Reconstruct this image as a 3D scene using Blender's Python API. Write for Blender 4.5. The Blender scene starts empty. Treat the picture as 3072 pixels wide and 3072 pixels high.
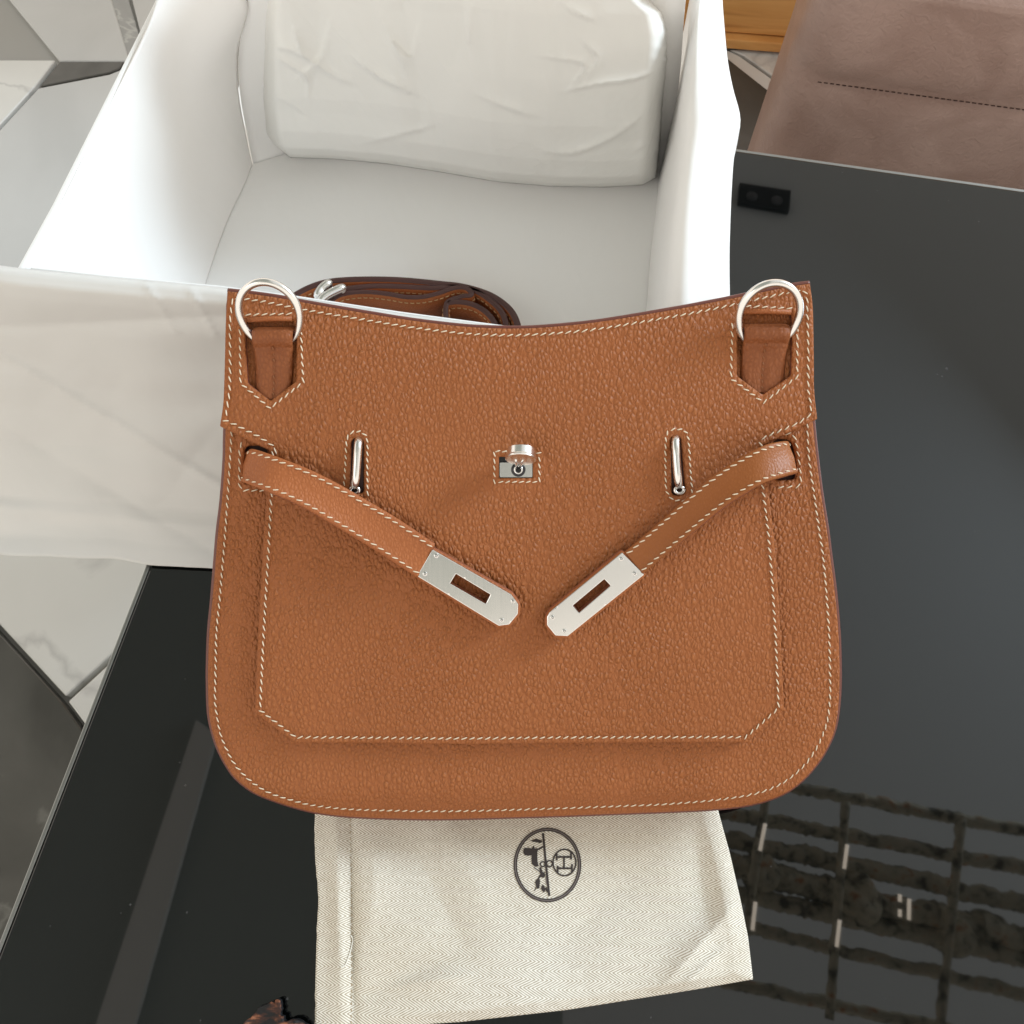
import bpy, bmesh, math, random
import numpy as np
from mathutils import Vector, Matrix, Euler, noise
from mathutils.geometry import delaunay_2d_cdt
random.seed(7)
R = math.radians
scn = bpy.context.scene
col = scn.collection

# ------------------------------------------------------------------ camera
CH, PITCH, FS = 0.50, R(68), 2661.0
cam_d = bpy.data.cameras.new('camera'); cam = bpy.data.objects.new('camera', cam_d); col.objects.link(cam)
cam.location = (0, 0, CH); cam.rotation_euler = (math.pi/2-PITCH, 0, 0)
cam_d.sensor_width = 36; cam_d.lens = FS/3072*36; cam_d.clip_start = .01; cam_d.clip_end = 60
cam_d.dof.use_dof = True; cam_d.dof.focus_distance = .455; cam_d.dof.aperture_fstop = 40
scn.camera = cam
scn.render.resolution_x = scn.render.resolution_y = 1024

# ------------------------------------------------------------------ light
w = bpy.data.worlds.new('World'); scn.world = w; w.use_nodes = True
w.node_tree.nodes['Background'].inputs[0].default_value = (1.0, .93, .84, 1)
w.node_tree.nodes['Background'].inputs[1].default_value = 1.14
def area(name, loc, target, sx, sy, power, color):
    l = bpy.data.lights.new(name, 'AREA'); l.shape = 'RECTANGLE'; l.size = sx; l.size_y = sy
    l.energy = power; l.color = color
    o = bpy.data.objects.new(name, l); col.objects.link(o); o.location = loc
    o.rotation_euler = (Vector(target)-Vector(loc)).to_track_quat('-Z', 'Y').to_euler()
    return o
area('window_light', (2.9, 1.5, 1.7), (.2, 0, -1.5), .9, 1.2, 112, (.72, .87, 1.0))
area('fill_light_rear', (-1.75, -1.15, 2.2), (0, .2, .05), 1.5, 1.3, 9, (1.0, .97, .93))  # added soft fill lamp, behind and left of the camera; no known window there
scn.view_settings.view_transform = 'Standard'; scn.view_settings.look = 'None'
scn.view_settings.exposure = .14; scn.view_settings.gamma = 1

# ------------------------------------------------------------------ helpers
C0 = Vector((0, 0, CH)); FW = Vector((0, math.cos(PITCH), -math.sin(PITCH))); UP = Vector((0, math.sin(PITCH), math.cos(PITCH)))
def ray(px, py): return FW + Vector((1, 0, 0))*((px-1536)/FS) - UP*((py-1536)/FS)
def P(px, py, z):                        # a place in the room at height z
    d = ray(px, py); return C0 + d*((z-CH)/d.z)
def P3(px, py, z): return P(px*3, py*3, z)
TILT = R(29)
BO = P(1536, 2455, .034)
BM = Matrix.Translation(BO) @ Matrix.Rotation(TILT, 4, 'X'); BMI = BM.inverted()
BN = (BM.to_3x3() @ Vector((0, 0, 1)))
def Q(px, py, n=0.0):                    # a place on the bag, n metres above its front panel
    d = ray(px, py); t = (n - BN.dot(C0-BO))/BN.dot(d)
    return BMI @ (C0 + d*t)
def Q2(px, py, n=0.0):
    q = Q(px, py, n); return (q.x, q.y)

def put(o, parent=None, label=None, cat=None, group=None, kind=None):
    col.objects.link(o)
    if parent: o.parent = parent
    if label: o['label'] = label
    if cat: o['category'] = cat
    if group: o['group'] = group
    if kind: o['kind'] = kind
    return o
def empty(name, loc, label, cat, rot=(0, 0, 0), group=None):
    o = bpy.data.objects.new(name, None); o.location = loc; o.rotation_euler = rot; o.empty_display_size = .02
    return put(o, None, label, cat, group)
def mk(name, verts, faces, mats, parent=None, fmat=None, smooth=True, inv=None, **kw):
    me = bpy.data.meshes.new(name)
    if inv is not None: verts = [inv @ Vector(v) for v in verts]
    me.from_pydata([tuple(v) for v in verts], [], faces)
    for m in (mats if isinstance(mats, (list, tuple)) else [mats]): me.materials.append(m)
    if fmat: me.polygons.foreach_set('material_index', fmat)
    if smooth: me.polygons.foreach_set('use_smooth', [True]*len(me.polygons))
    me.validate(); me.update()
    return put(bpy.data.objects.new(name, me), parent, **kw)

# ------------------------------------------------------------------ materials
def mat(name, base=(.5, .5, .5), rough=.5, metal=0, ior=1.5, build=None, spec=None, coat=0):
    m = bpy.data.materials.new(name); m.use_nodes = True; nt = m.node_tree; b = nt.nodes['Principled BSDF']
    b.inputs['Base Color'].default_value = (*base, 1); b.inputs['Roughness'].default_value = rough
    b.inputs['Metallic'].default_value = metal; b.inputs['IOR'].default_value = ior
    if spec is not None: b.inputs['Specular IOR Level'].default_value = spec
    if coat: b.inputs['Coat Weight'].default_value = coat
    if build: build(nt, b)
    return m
def N(nt, t, **kw):
    n = nt.nodes.new(t)
    for k, v in kw.items():
        if k.startswith('i_'):
            key = k[2:].replace('_', ' ')
            n.inputs[int(key) if key.isdigit() else key].default_value = v
        else: setattr(n, k, v)
    return n
def coords(nt, scale=(1, 1, 1), rot=(0, 0, 0)):
    tc = N(nt, 'ShaderNodeTexCoord'); mp = N(nt, 'ShaderNodeMapping')
    mp.inputs['Scale'].default_value = scale; mp.inputs['Rotation'].default_value = rot
    nt.links.new(tc.outputs['Object'], mp.inputs['Vector']); return mp.outputs[0]
def ramp(nt, src, stops):
    r = N(nt, 'ShaderNodeValToRGB'); e = r.color_ramp.elements
    while len(e) < len(stops): e.new(.5)
    for k, (p, c) in enumerate(stops): e[k].position = p; e[k].color = (*c, 1) if len(c) == 3 else c
    nt.links.new(src, r.inputs[0]); return r.outputs[0]
def math_(nt, op, a, b=None, c=None):
    n = N(nt, 'ShaderNodeMath', operation=op)
    for k, s in enumerate((a, b, c)):
        if s is None: continue
        if isinstance(s, (int, float)): n.inputs[k].default_value = s
        else: nt.links.new(s, n.inputs[k])
    return n.outputs[0]
def bump(nt, b, h, strength, dist, prev=None):
    n = N(nt, 'ShaderNodeBump'); n.inputs['Strength'].default_value = strength; n.inputs['Distance'].default_value = dist
    nt.links.new(h, n.inputs['Height'])
    if prev: nt.links.new(prev, n.inputs['Normal'])
    nt.links.new(n.outputs[0], b.inputs['Normal']); return n.outputs[0]

def leather(cell, strength, c1, c2, cg, rough=.5):
    def f(nt, b):
        v = coords(nt, (1.15, .72, 1), (0, 0, .45))
        nz = N(nt, 'ShaderNodeTexNoise', i_Scale=260.0, i_Detail=2.0); nt.links.new(v, nz.inputs['Vector'])
        mx = N(nt, 'ShaderNodeVectorMath', operation='MULTIPLY_ADD')
        nt.links.new(nz.outputs['Color'], mx.inputs[0]); mx.inputs[1].default_value = (.0011,)*3; nt.links.new(v, mx.inputs[2])
        vo = N(nt, 'ShaderNodeTexVoronoi', feature='DISTANCE_TO_EDGE', i_Scale=1/cell); nt.links.new(mx.outputs[0], vo.inputs['Vector'])
        v1 = N(nt, 'ShaderNodeTexVoronoi', feature='SMOOTH_F1', i_Scale=1/cell, i_Smoothness=.35); nt.links.new(mx.outputs[0], v1.inputs['Vector'])
        g = N(nt, 'ShaderNodeMapRange', interpolation_type='SMOOTHSTEP'); g.inputs['From Max'].default_value = .38
        nt.links.new(vo.outputs['Distance'], g.inputs['Value'])
        dome = math_(nt, 'SUBTRACT', 1.0, math_(nt, 'MULTIPLY', v1.outputs['Distance'], .9))
        fine = N(nt, 'ShaderNodeTexNoise', i_Scale=1500.0, i_Detail=3.0); nt.links.new(v, fine.inputs['Vector'])
        h = math_(nt, 'ADD', math_(nt, 'MULTIPLY', g.outputs[0], .45), math_(nt, 'MULTIPLY', dome, 1.35))
        h = math_(nt, 'ADD', h, math_(nt, 'MULTIPLY', fine.outputs[0], .16))
        pt = N(nt, 'ShaderNodeTexNoise', i_Scale=13.0, i_Detail=3.0); nt.links.new(v, pt.inputs['Vector'])
        bump(nt, b, h, strength, .0009)
        bn = [n_ for n_ in nt.nodes if n_.bl_idname == 'ShaderNodeBump'][-1]
        mr = N(nt, 'ShaderNodeMapRange'); mr.inputs['From Min'].default_value = .35; mr.inputs['From Max'].default_value = .65
        mr.inputs['To Min'].default_value = strength*.78; mr.inputs['To Max'].default_value = strength*1.12
        nt.links.new(pt.outputs[0], mr.inputs['Value']); nt.links.new(mr.outputs[0], bn.inputs['Strength'])
        big = N(nt, 'ShaderNodeTexNoise', i_Scale=22.0, i_Detail=4.0); nt.links.new(v, big.inputs['Vector'])
        base = ramp(nt, big.outputs[0], [(.3, c1), (.7, c2)])
        m = N(nt, 'ShaderNodeMix', data_type='RGBA'); m.inputs[6].default_value = (*cg, 1)
        nt.links.new(math_(nt, 'MULTIPLY_ADD', g.outputs[0], .45, .55), m.inputs[0])
        nt.links.new(base, m.inputs[7]); nt.links.new(m.outputs[2], b.inputs['Base Color'])
        nt.links.new(math_(nt, 'MULTIPLY_ADD', fine.outputs[0], .2, rough-.1), b.inputs['Roughness'])
    return mat('leather', rough=rough, build=f, spec=.28)
M_GRAIN = leather(.00215, .9, (.372, .124, .037), (.415, .140, .044), (.25, .070, .019)); M_GRAIN.name = 'pebbled_leather'
M_SMOOTH = leather(.0016, .28, (.40, .130, .043), (.435, .145, .05), (.30, .088, .027), .48); M_SMOOTH.name = 'strap_leather'
M_PLAIN = leather(.0013, .14, (.30, .098, .027), (.335, .112, .032), (.27, .085, .022), .42); M_PLAIN.name = 'smooth_strap_leather'
M_TAB = leather(.0020, .35, (.27, .085, .028), (.31, .098, .033), (.19, .055, .017), .5); M_TAB.name = 'tab_leather'
M_EDGE = mat('edge_paint', (.15, .045, .032), .35)
M_COIL = mat('dark_edge_paint', (.065, .022, .018), .4)
M_EDGEL = mat('edge_paint_light', (.30, .105, .06), .4)
M_STITCH = mat('thread', (.80, .68, .51), .6)
M_STITCHT = mat('tan_thread', (.50, .31, .15), .6)
M_STITCHB = mat('brown_thread', (.28, .10, .035), .6)
M_DARK = mat('lining', (.05, .018, .012), .6)
def brushed(nt, b):
    v = coords(nt, (3000, 60, 60), (0, 0, .5)); n = N(nt, 'ShaderNodeTexNoise', i_Scale=1.0, i_Detail=2.0); nt.links.new(v, n.inputs['Vector'])
    nt.links.new(math_(nt, 'MULTIPLY_ADD', n.outputs[0], .10, .16), b.inputs['Roughness'])
M_METAL = mat('palladium_metal', (.82, .80, .77), .2, 1, build=brushed)
M_HOLE = mat('dark_recess', (.012, .012, .014), .35)

def paper(base, scale, s, crease=.0015, tint=None):
    def f(nt, b):
        v = coords(nt)
        n = N(nt, 'ShaderNodeTexNoise', i_Scale=6.0*scale, i_Detail=5.0, i_Distortion=1.2); nt.links.new(v, n.inputs['Vector'])
        vo = N(nt, 'ShaderNodeTexVoronoi', i_Scale=14.0*scale); nt.links.new(n.outputs['Color'], vo.inputs['Vector'])
        vo.inputs['Scale'].default_value = 5
        n1 = bump(nt, b, vo.outputs['Distance'], s, crease)
        n2 = N(nt, 'ShaderNodeTexNoise', i_Scale=45.0*scale, i_Detail=4.0, i_Distortion=.6); nt.links.new(v, n2.inputs['Vector'])
        bump(nt, b, n2.outputs[0], s*.5, crease*.2, n1)
        r = ramp(nt, n.outputs[0], [(.3, tuple(x*.975 for x in base)), (.7, base)]); nt.links.new(r, b.inputs['Base Color'])
    return mat('paper', rough=.6, build=f, spec=.3)
M_TISSUE = paper((.82, .81, .775), .6, .4, .004); M_TISSUE.name = 'crumpled_tissue'
M_LINING = paper((.90, .885, .865), .5, .25, .004); M_LINING.name = 'box_lining_paper'
M_BOARD = mat('white_board', (.88, .88, .875), .5)
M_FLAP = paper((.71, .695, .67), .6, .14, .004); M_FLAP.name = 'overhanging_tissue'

def herring(nt, b):
    v = coords(nt, (1, 1, 1), (0, 0, R(2)))
    sp = N(nt, 'ShaderNodeSeparateXYZ'); nt.links.new(v, sp.inputs[0])
    wob = N(nt, 'ShaderNodeTexNoise', i_Scale=14.0, i_Detail=2.0); nt.links.new(v, wob.inputs['Vector'])
    y = math_(nt, 'ADD', sp.outputs['Y'], math_(nt, 'MULTIPLY', wob.outputs[0], .006))
    tri = math_(nt, 'PINGPONG', y, .0040)
    x = math_(nt, 'ADD', sp.outputs['X'], math_(nt, 'MULTIPLY', tri, 1.9))
    s = math_(nt, 'SINE', math_(nt, 'MULTIPLY', x, 2*math.pi/.0021))
    jit = N(nt, 'ShaderNodeTexNoise', i_Scale=420.0, i_Detail=2.0); nt.links.new(v, jit.inputs['Vector'])
    s2 = math_(nt, 'ADD', math_(nt, 'MULTIPLY_ADD', s, .5, .5), math_(nt, 'MULTIPLY_ADD', jit.outputs[0], .7, -.35))
    r = ramp(nt, s2, [(.15, (.42, .36, .27)), (.6, (.88, .85, .785))])
    big = N(nt, 'ShaderNodeTexNoise', i_Scale=9.0, i_Detail=3.0); nt.links.new(v, big.inputs['Vector'])
    m = N(nt, 'ShaderNodeMix', data_type='RGBA', blend_type='MULTIPLY'); m.inputs[0].default_value = 1
    nt.links.new(r, m.inputs[6]); nt.links.new(ramp(nt, big.outputs[0], [(.3, (.93, .90, .85)), (.7, (1, 1, 1))]), m.inputs[7])
    nt.links.new(m.outputs[2], b.inputs['Base Color'])
    n1 = bump(nt, b, s2, .35, .0003)
    bump(nt, b, big.outputs[0], .35, .01, n1)
M_CLOTH = mat('herringbone_cotton', rough=.85, build=herring, spec=.2)
M_INK = mat('printed_ink', (.035, .025, .022), .7)
M_INKL = mat('printed_ink_light', (.17, .14, .13), .7)

def glass(nt, b):
    v = coords(nt); n = N(nt, 'ShaderNodeTexNoise', i_Scale=5.0, i_Detail=6.0); nt.links.new(v, n.inputs['Vector'])
    nt.links.new(math_(nt, 'MULTIPLY_ADD', n.outputs[0], .03, .008), b.inputs['Roughness'])
    vo = N(nt, 'ShaderNodeTexVoronoi', i_Scale=75.0); nt.links.new(v, vo.inputs['Vector'])
    n2 = N(nt, 'ShaderNodeTexNoise', i_Scale=30.0); nt.links.new(v, n2.inputs['Vector'])
    dot = math_(nt, 'LESS_THAN', vo.outputs['Distance'], math_(nt, 'MULTIPLY_ADD', n2.outputs[0], .14, -.045))
    m = N(nt, 'ShaderNodeMix', data_type='RGBA'); m.inputs[6].default_value = (.0015, .002, .002, 1); m.inputs[7].default_value = (.05, .05, .05, 1)
    nt.links.new(dot, m.inputs[0]); nt.links.new(m.outputs[2], b.inputs['Base Color'])
M_GLASS = mat('black_glass', rough=.02, ior=1.64, build=glass)
M_ALU = mat('aluminium', (.30, .30, .29), .35, 1)
def marble(name, a, c, vein, sc=9):
    def f(nt, b):
        v = coords(nt); n = N(nt, 'ShaderNodeTexNoise', i_Scale=float(sc)*.6, i_Detail=12.0, i_Distortion=.5); nt.links.new(v, n.inputs['Vector'])
        r = ramp(nt, n.outputs[0], [(.3, a), (.485, c), (.5, vein), (.52, c), (.75, a)]); nt.links.new(r, b.inputs['Base Color'])
    return mat(name, rough=.25, build=f)
M_MW = marble('white_marble', (.60, .59, .56), (.66, .65, .62), (.52, .51, .49), 5)
M_MG = marble('grey_marble', (.26, .26, .25), (.33, .33, .32), (.45, .45, .43), 14)
M_ML = marble('light_grey_marble', (.48, .48, .47), (.54, .54, .53), (.43, .43, .42), 6)
M_MD = marble('dark_marble', (.055, .052, .045), (.10, .095, .085), (.16, .155, .14), 9)
M_GROUT = mat('grout', (.35, .34, .32), .8)
def pine(nt, b):
    v = coords(nt, (1.5, 1, 14)); n = N(nt, 'ShaderNodeTexNoise', i_Scale=4.0, i_Detail=5.0, i_Distortion=.8); nt.links.new(v, n.inputs['Vector'])
    v2 = coords(nt, (5, 1, 9)); vo = N(nt, 'ShaderNodeTexVoronoi', i_Scale=1.6); nt.links.new(v2, vo.inputs['Vector'])
    r = ramp(nt, n.outputs[0], [(.3, (.50, .22, .06)), (.5, (.66, .33, .10)), (.7, (.74, .40, .14))])
    m = N(nt, 'ShaderNodeMix', data_type='RGBA'); m.inputs[6].default_value = (.16, .05, .015, 1)
    nt.links.new(math_(nt, 'GREATER_THAN', vo.outputs['Distance'], .065), m.inputs[0]); nt.links.new(r, m.inputs[7])
    nt.links.new(m.outputs[2], b.inputs['Base Color'])
M_PINE = mat('knotty_pine', rough=.45, build=pine)
def suede(nt, b):
    v = coords(nt); n = N(nt, 'ShaderNodeTexNoise', i_Scale=14.0, i_Detail=8.0, i_Distortion=.8); nt.links.new(v, n.inputs['Vector'])
    r = ramp(nt, n.outputs[0], [(.3, (.33, .21, .17)), (.7, (.46, .315, .265))]); nt.links.new(r, b.inputs['Base Color'])
    n2 = N(nt, 'ShaderNodeTexNoise', i_Scale=170.0, i_Detail=5.0, i_Distortion=1.0); nt.links.new(v, n2.inputs['Vector'])
    p = bump(nt, b, n.outputs[0], .4, .006); bump(nt, b, n2.outputs[0], .5, .0022, p)
M_POUF = mat('brown_hide', rough=.36, build=suede)
def rust(nt, b):
    v = coords(nt); n = N(nt, 'ShaderNodeTexNoise', i_Scale=40.0, i_Detail=6.0); nt.links.new(v, n.inputs['Vector'])
    r = ramp(nt, n.outputs[0], [(.33, (.12, .11, .08)), (.48, (.58, .54, .42)), (.62, (.66, .60, .46)), (.72, (.55, .24, .10))]); nt.links.new(r, b.inputs['Base Color'])
    bump(nt, b, n.outputs[0], .8, .01)
M_RUST = mat('weathered_bark', rough=.8, build=rust)
M_CEIL = mat('white_plaster', (.82, .84, .84), .9)
M_CEILD = mat('dark_ceiling', (.40, .44, .42), .9)
M_BEAM = mat('grey_beam', (.85, .85, .82), .8)
M_BLACK = mat('black_enamel', (.006, .006, .008), .5)
M_LEAF = rust and mat('brown_bark', (.12, .035, .015), .7)

# ------------------------------------------------------------------ generic shapes
def resample(pts, step, closed=True):
    pts = [Vector(p[:2]) for p in pts]; out = []
    n = len(pts)
    for k in range(n if closed else n-1):
        a, b = pts[k], pts[(k+1) % n]; m = max(1, int(round((b-a).length/step)))
        for j in range(m): out.append(a.lerp(b, j/m))
    if not closed: out.append(pts[-1])
    return out
def smooth_poly(pts, rad, closed=True, n=5, sharp=()):
    """round the corners of a polyline by radius rad"""
    pts = [Vector(p[:2]) for p in pts]; out = []; L = len(pts)
    for k in range(L):
        if not closed and k in (0, L-1): out.append(pts[k]); continue
        p, a, b = pts[k], pts[k-1], pts[(k+1) % L]
        da, db = a-p, b-p; r = min(rad, da.length*.45, db.length*.45)
        if k in sharp: r = min(r, .0006)
        s, e = p+da.normalized()*r, p+db.normalized()*r
        for j in range(n+1):
            t = j/n; out.append(s*(1-t)**2 + p*2*t*(1-t) + e*t*t)
    return out
def catmull(pts, n=6, closed=False):
    pts = [Vector(p) for p in pts]; out = []; L = len(pts)
    for k in range(L-1):
        p0, p1, p2, p3 = pts[max(k-1, 0)], pts[k], pts[k+1], pts[min(k+2, L-1)]
        for j in range(n):
            t = j/n
            out.append(.5*((2*p1)+(p2-p0)*t+(2*p0-5*p1+4*p2-p3)*t*t+(3*p1-p0-3*p2+p3)*t**3))
    out.append(pts[-1]); return out
def sarea(p): return .5*sum(p[k-1].x*p[k].y-p[k].x*p[k-1].y for k in range(len(p)))
def offset(pts, d, closed=True):
    """shift every vertex to the left of the travel direction by d"""
    out = []; L = len(pts)
    for k in range(L):
        a = pts[k-1] if (closed or k > 0) else pts[k]; b = pts[(k+1) % L] if (closed or k < L-1) else pts[k]
        t1 = (pts[k]-a); t2 = (b-pts[k])
        if t1.length < 1e-9: t1 = t2
        if t2.length < 1e-9: t2 = t1
        t1 = t1.normalized(); t2 = t2.normalized()
        n1 = Vector((-t1.y, t1.x)); n2 = Vector((-t2.y, t2.x)); m = (n1+n2)
        if m.length < 1e-6: m = n1
        m.normalize(); c = max(.5, m.dot(n1)); out.append(pts[k]+m*(d/c))
    return out
def inside(P_, poly):
    x, y = P_[:, 0], P_[:, 1]; r = np.zeros(len(P_), bool); n = len(poly)
    for k in range(n):
        x1, y1 = poly[k-1]; x2, y2 = poly[k]
        if y1 == y2: continue
        c = ((y1 > y) != (y2 > y)) & (x < (x2-x1)*(y-y1)/(y2-y1)+x1); r ^= c
    return r
def pdist(P_, poly):
    d = np.full(len(P_), 1e9); n = len(poly)
    for k in range(n):
        a = np.array(poly[k-1]); b = np.array(poly[k]); ab = b-a; L = (ab**2).sum()
        if L < 1e-14: continue
        t = np.clip(((P_-a)@ab)/L, 0, 1); q = a+t[:, None]*ab
        d = np.minimum(d, np.sqrt(((P_-q)**2).sum(1)))
    return d
def panel(name, outer, holes, zf, thick, r, step, mats, parent, groove=None, **kw):
    """a leather piece cut to an outline with real holes, rounded rims and a stitched groove"""
    loops = []
    o = resample(outer, step*.6)
    if sarea(o) < 0: o.reverse()
    loops.append(o)
    for h in holes:
        h = resample(h, min(step*.6, .0016))
        if sarea(h) > 0: h.reverse()
        loops.append(h)
    co, drop, edges = [], [], []; idx = []
    for l in loops:
        s = len(co); idx.append((s, len(l)))
        for p in l: co.append(p); drop.append(r)
        edges += [(s+k, s+(k+1) % len(l)) for k in range(len(l))]
    rings = [(.3*r, r-math.sqrt(r*r-(.7*r)**2)), (r, 0)]
    if groove: rings += [(groove-.0016, 0), (groove, .0005), (groove+.0016, 0)]
    polys = [[(p.x, p.y) for p in l] for l in loops]
    for li, l in enumerate(loops):
        for d, dr in rings:
            if li and d > .0035: continue
            q = offset(l, d); A = np.array([(p.x, p.y) for p in q]); dd = np.full(len(A), 1e9)
            for pl in polys: dd = np.minimum(dd, pdist(A, pl))
            ok = (dd > d*.9) & inside(A, polys[0])
            for k, p in enumerate(q):
                if ok[k]: co.append(p); drop.append(dr)
    xs = [p.x for p in loops[0]]; ys = [p.y for p in loops[0]]
    gx = np.arange(min(xs), max(xs), step); gy = np.arange(min(ys), max(ys), step*.87)
    G = np.array([(x+(step/2 if j % 2 else 0), y) for j, y in enumerate(gy) for x in gx])
    dd = np.full(len(G), 1e9)
    for pl in polys: dd = np.minimum(dd, pdist(G, pl))
    keep = inside(G, polys[0]) & (dd > r+.0006)
    for pl in polys[1:]: keep &= ~inside(G, pl)
    if groove: keep &= (dd > groove+.0022) | (dd < groove-.0022)
    for x, y in G[keep]: co.append(Vector((x, y))); drop.append(0)
    V, E, F, ov, oe, of = delaunay_2d_cdt(co, edges, [], 0, 1e-7)
    cen = np.array([[sum(V[i].x for i in f)/len(f), sum(V[i].y for i in f)/len(f)] for f in F])
    ok = inside(cen, polys[0])
    for pl in polys[1:]: ok &= ~inside(cen, pl)
    faces = []
    remap = {}
    for k, ovk in enumerate(ov):
        for q in ovk: remap[q] = k
    verts = []
    for k, v in enumerate(V):
        dr = drop[ov[k][0]] if ov[k] and ov[k][0] < len(drop) else 0
        verts.append((v.x, v.y, zf(v.x, v.y)-dr))
    for k, f in enumerate(F):
        if ok[k]:
            a, b, c = [V[i] for i in f[:3]]
            faces.append(tuple(f) if (b-a).cross(c-a) > 0 else tuple(reversed(f)))
    fm = [0]*len(faces)
    for s, n in idx:
        base = len(verts); ring = [remap[s+k] for k in range(n)]
        for k in ring: x, y, z = verts[k]; verts.append((x, y, z-thick+r))
        for k in range(n):
            a, b = ring[k], ring[(k+1) % n]; faces.append((b, a, base+k, base+(k+1) % n)); fm.append(1)
    ob = mk(name, verts, faces, mats, parent, fm, **kw)
    return ob
def stitch(name, path, surf, parent, pitch=.0038, closed=False, rad=.00031, slant=.34, frac=.78, m=None, flip=1, **kw):
    """slanted thread stitches along a path lying on surf(x, y) -> (point, normal)"""
    pts = [Vector(p[:2]) for p in path]
    if closed: pts.append(pts[0])
    seg = [(pts[k+1]-pts[k]).length for k in range(len(pts)-1)]; L = sum(seg); n = max(1, int(L/pitch)); pi = L/n
    V, F = [], []
    k = 0; acc = 0
    for j in range(n):
        s = (j+.5)*pi
        while k < len(seg)-1 and acc+seg[k] < s: acc += seg[k]; k += 1
        t = (s-acc)/max(seg[k], 1e-9); p = pts[k].lerp(pts[k+1], t); d = (pts[k+1]-pts[k]).normalized()
        a = slant*flip+random.uniform(-.08, .08); dx = Vector((d.x*math.cos(a)-d.y*math.sin(a), d.x*math.sin(a)+d.y*math.cos(a)))
        hl = pi*frac*.5*random.uniform(.92, 1.06)
        e0, e1 = surf(*(p-dx*hl)), surf(*(p+dx*hl)); c = surf(*p)
        ax = (e1-e0).normalized(); nn = Vector((0, 0, 1)); sd = ax.cross(nn).normalized(); up = sd.cross(ax)
        b0 = len(V)
        for q, (u, rr, lift) in enumerate(((-1, .45, 0), (-.55, .95, .6), (.0, 1.05, .85), (.55, .95, .6), (1, .45, 0))):
            ctr = c + ax*(u*hl) + up*(lift*rad*.7)
            for m_ in range(6):
                an = m_*math.pi/3; V.append(ctr + sd*(math.cos(an)*rad*rr)+up*(math.sin(an)*rad*rr))
        for q in range(4):
            for m_ in range(6):
                a0 = b0+q*6+m_; a1 = b0+q*6+(m_+1) % 6; F.append((a0, a1, a1+6, a0+6))
        F.append(tuple(b0+m_ for m_ in reversed(range(6)))); F.append(tuple(b0+24+m_ for m_ in range(6)))
    return mk(name, V, F, m or M_STITCH, parent, kind='stuff', **kw)
def tube(path, r, n=12, closed=False, cap=True, ry=None):
    """verts, faces of a tube along 3-D path; r may be a list"""
    L = len(path); V, F = [], []; up = Vector((0, 0, 1)); ref = None
    for k in range(L):
        a = path[k-1] if (closed or k) else path[k]; b = path[(k+1) % L] if (closed or k < L-1) else path[k]
        t = (Vector(b)-Vector(a)).normalized()
        s = t.cross(up) if ref is None else (ref - t*ref.dot(t))
        if s.length < 1e-4: s = t.cross(Vector((0, 1, 0)))
        s.normalize(); ref = s; u = s.cross(t); rr = r[k] if isinstance(r, (list, tuple)) else r
        for j in range(n):
            an = 2*math.pi*j/n; V.append(Vector(path[k])+s*math.cos(an)*rr+u*math.sin(an)*(rr if ry is None else ry))
    for k in range(L if closed else L-1):
        for j in range(n):
            a0 = k*n+j; a1 = k*n+(j+1) % n; b0 = ((k+1) % L)*n+j; b1 = ((k+1) % L)*n+(j+1) % n; F.append((a0, b0, b1, a1))
    if not closed and cap: F += [tuple(range(n)), tuple(reversed(range((L-1)*n, L*n)))]
    return V, F
def grid(fn, nu, nv):
    V = [fn(i/nu, j/nv) for j in range(nv+1) for i in range(nu+1)]
    F = [(j*(nu+1)+i, j*(nu+1)+i+1, (j+1)*(nu+1)+i+1, (j+1)*(nu+1)+i) for j in range(nv) for i in range(nu)]
    return V, F
def prism(poly, z0, z1):
    """closed prism from a list of Vector xy"""
    n = len(poly); V = [(p.x, p.y, z1) for p in poly]+[(p.x, p.y, z0) for p in poly]
    F = [tuple(range(n)), tuple(reversed(range(n, 2*n)))]+[(k, n+k, n+(k+1) % n, (k+1) % n) for k in range(n)]
    if sarea([Vector(p[:2]) for p in poly]) < 0: F = [tuple(reversed(f)) for f in F]
    else: F = [F[0], F[1]]+[f for f in F[2:]]
    return V, F
def bevel_ob(o, wd, seg=2):
    m = o.modifiers.new('bevel', 'BEVEL'); m.width = wd; m.segments = seg; m.limit_method = 'ANGLE'; return o
def fold(x, y, s=1.0, seed=0.0):
    return noise.noise(Vector((x*s+seed, y*s-seed, seed*1.7)))
def crumple(x, y, sc, seed=0):
    """creased paper: sharp valleys between tilted facets"""
    v = Vector((x*sc+seed, y*sc, seed)); q = v + Vector((fold(x, y, sc*.8, 3+seed), fold(x, y, sc*.8, 9+seed), 0))*.6
    d, p = noise.voronoi(q)[:2]
    return (d[1]-d[0])

# ================================================================== SETTING
FZ = -.45
mk('floor', [(-3, -2.5, FZ-.003), (3.5, -2.5, FZ-.003), (3.5, 4, FZ-.003), (-3, 4, FZ-.003)], [(0, 1, 2, 3)], M_GROUT, smooth=False, kind='structure')
FLOOR = bpy.data.objects['floor']
TZ = [0]
def tile(pts, m):
    TZ[0] += .0014
    q = [P3(x, y, FZ) for x, y in pts]; c = sum(q, Vector())/len(q)
    q = [p+(c-p).normalized()*.0025 for p in q]; V, F = prism(q, FZ-.03, FZ+TZ[0])
    o = mk('tile', V, F, m, FLOOR, smooth=False); bevel_ob(o, .0012, 1)
tile([(112, -60), (146, 57), (131, 63), (60, -90), (100, -120)], M_MG)
tile([(113, -2), (131, 63), (128, 64), (60, 64), (-40, -60), (70, -80)], M_ML)
tile([(131, 0), (146, 56), (190, 60), (260, -80), (120, -80)], M_ML)
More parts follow.
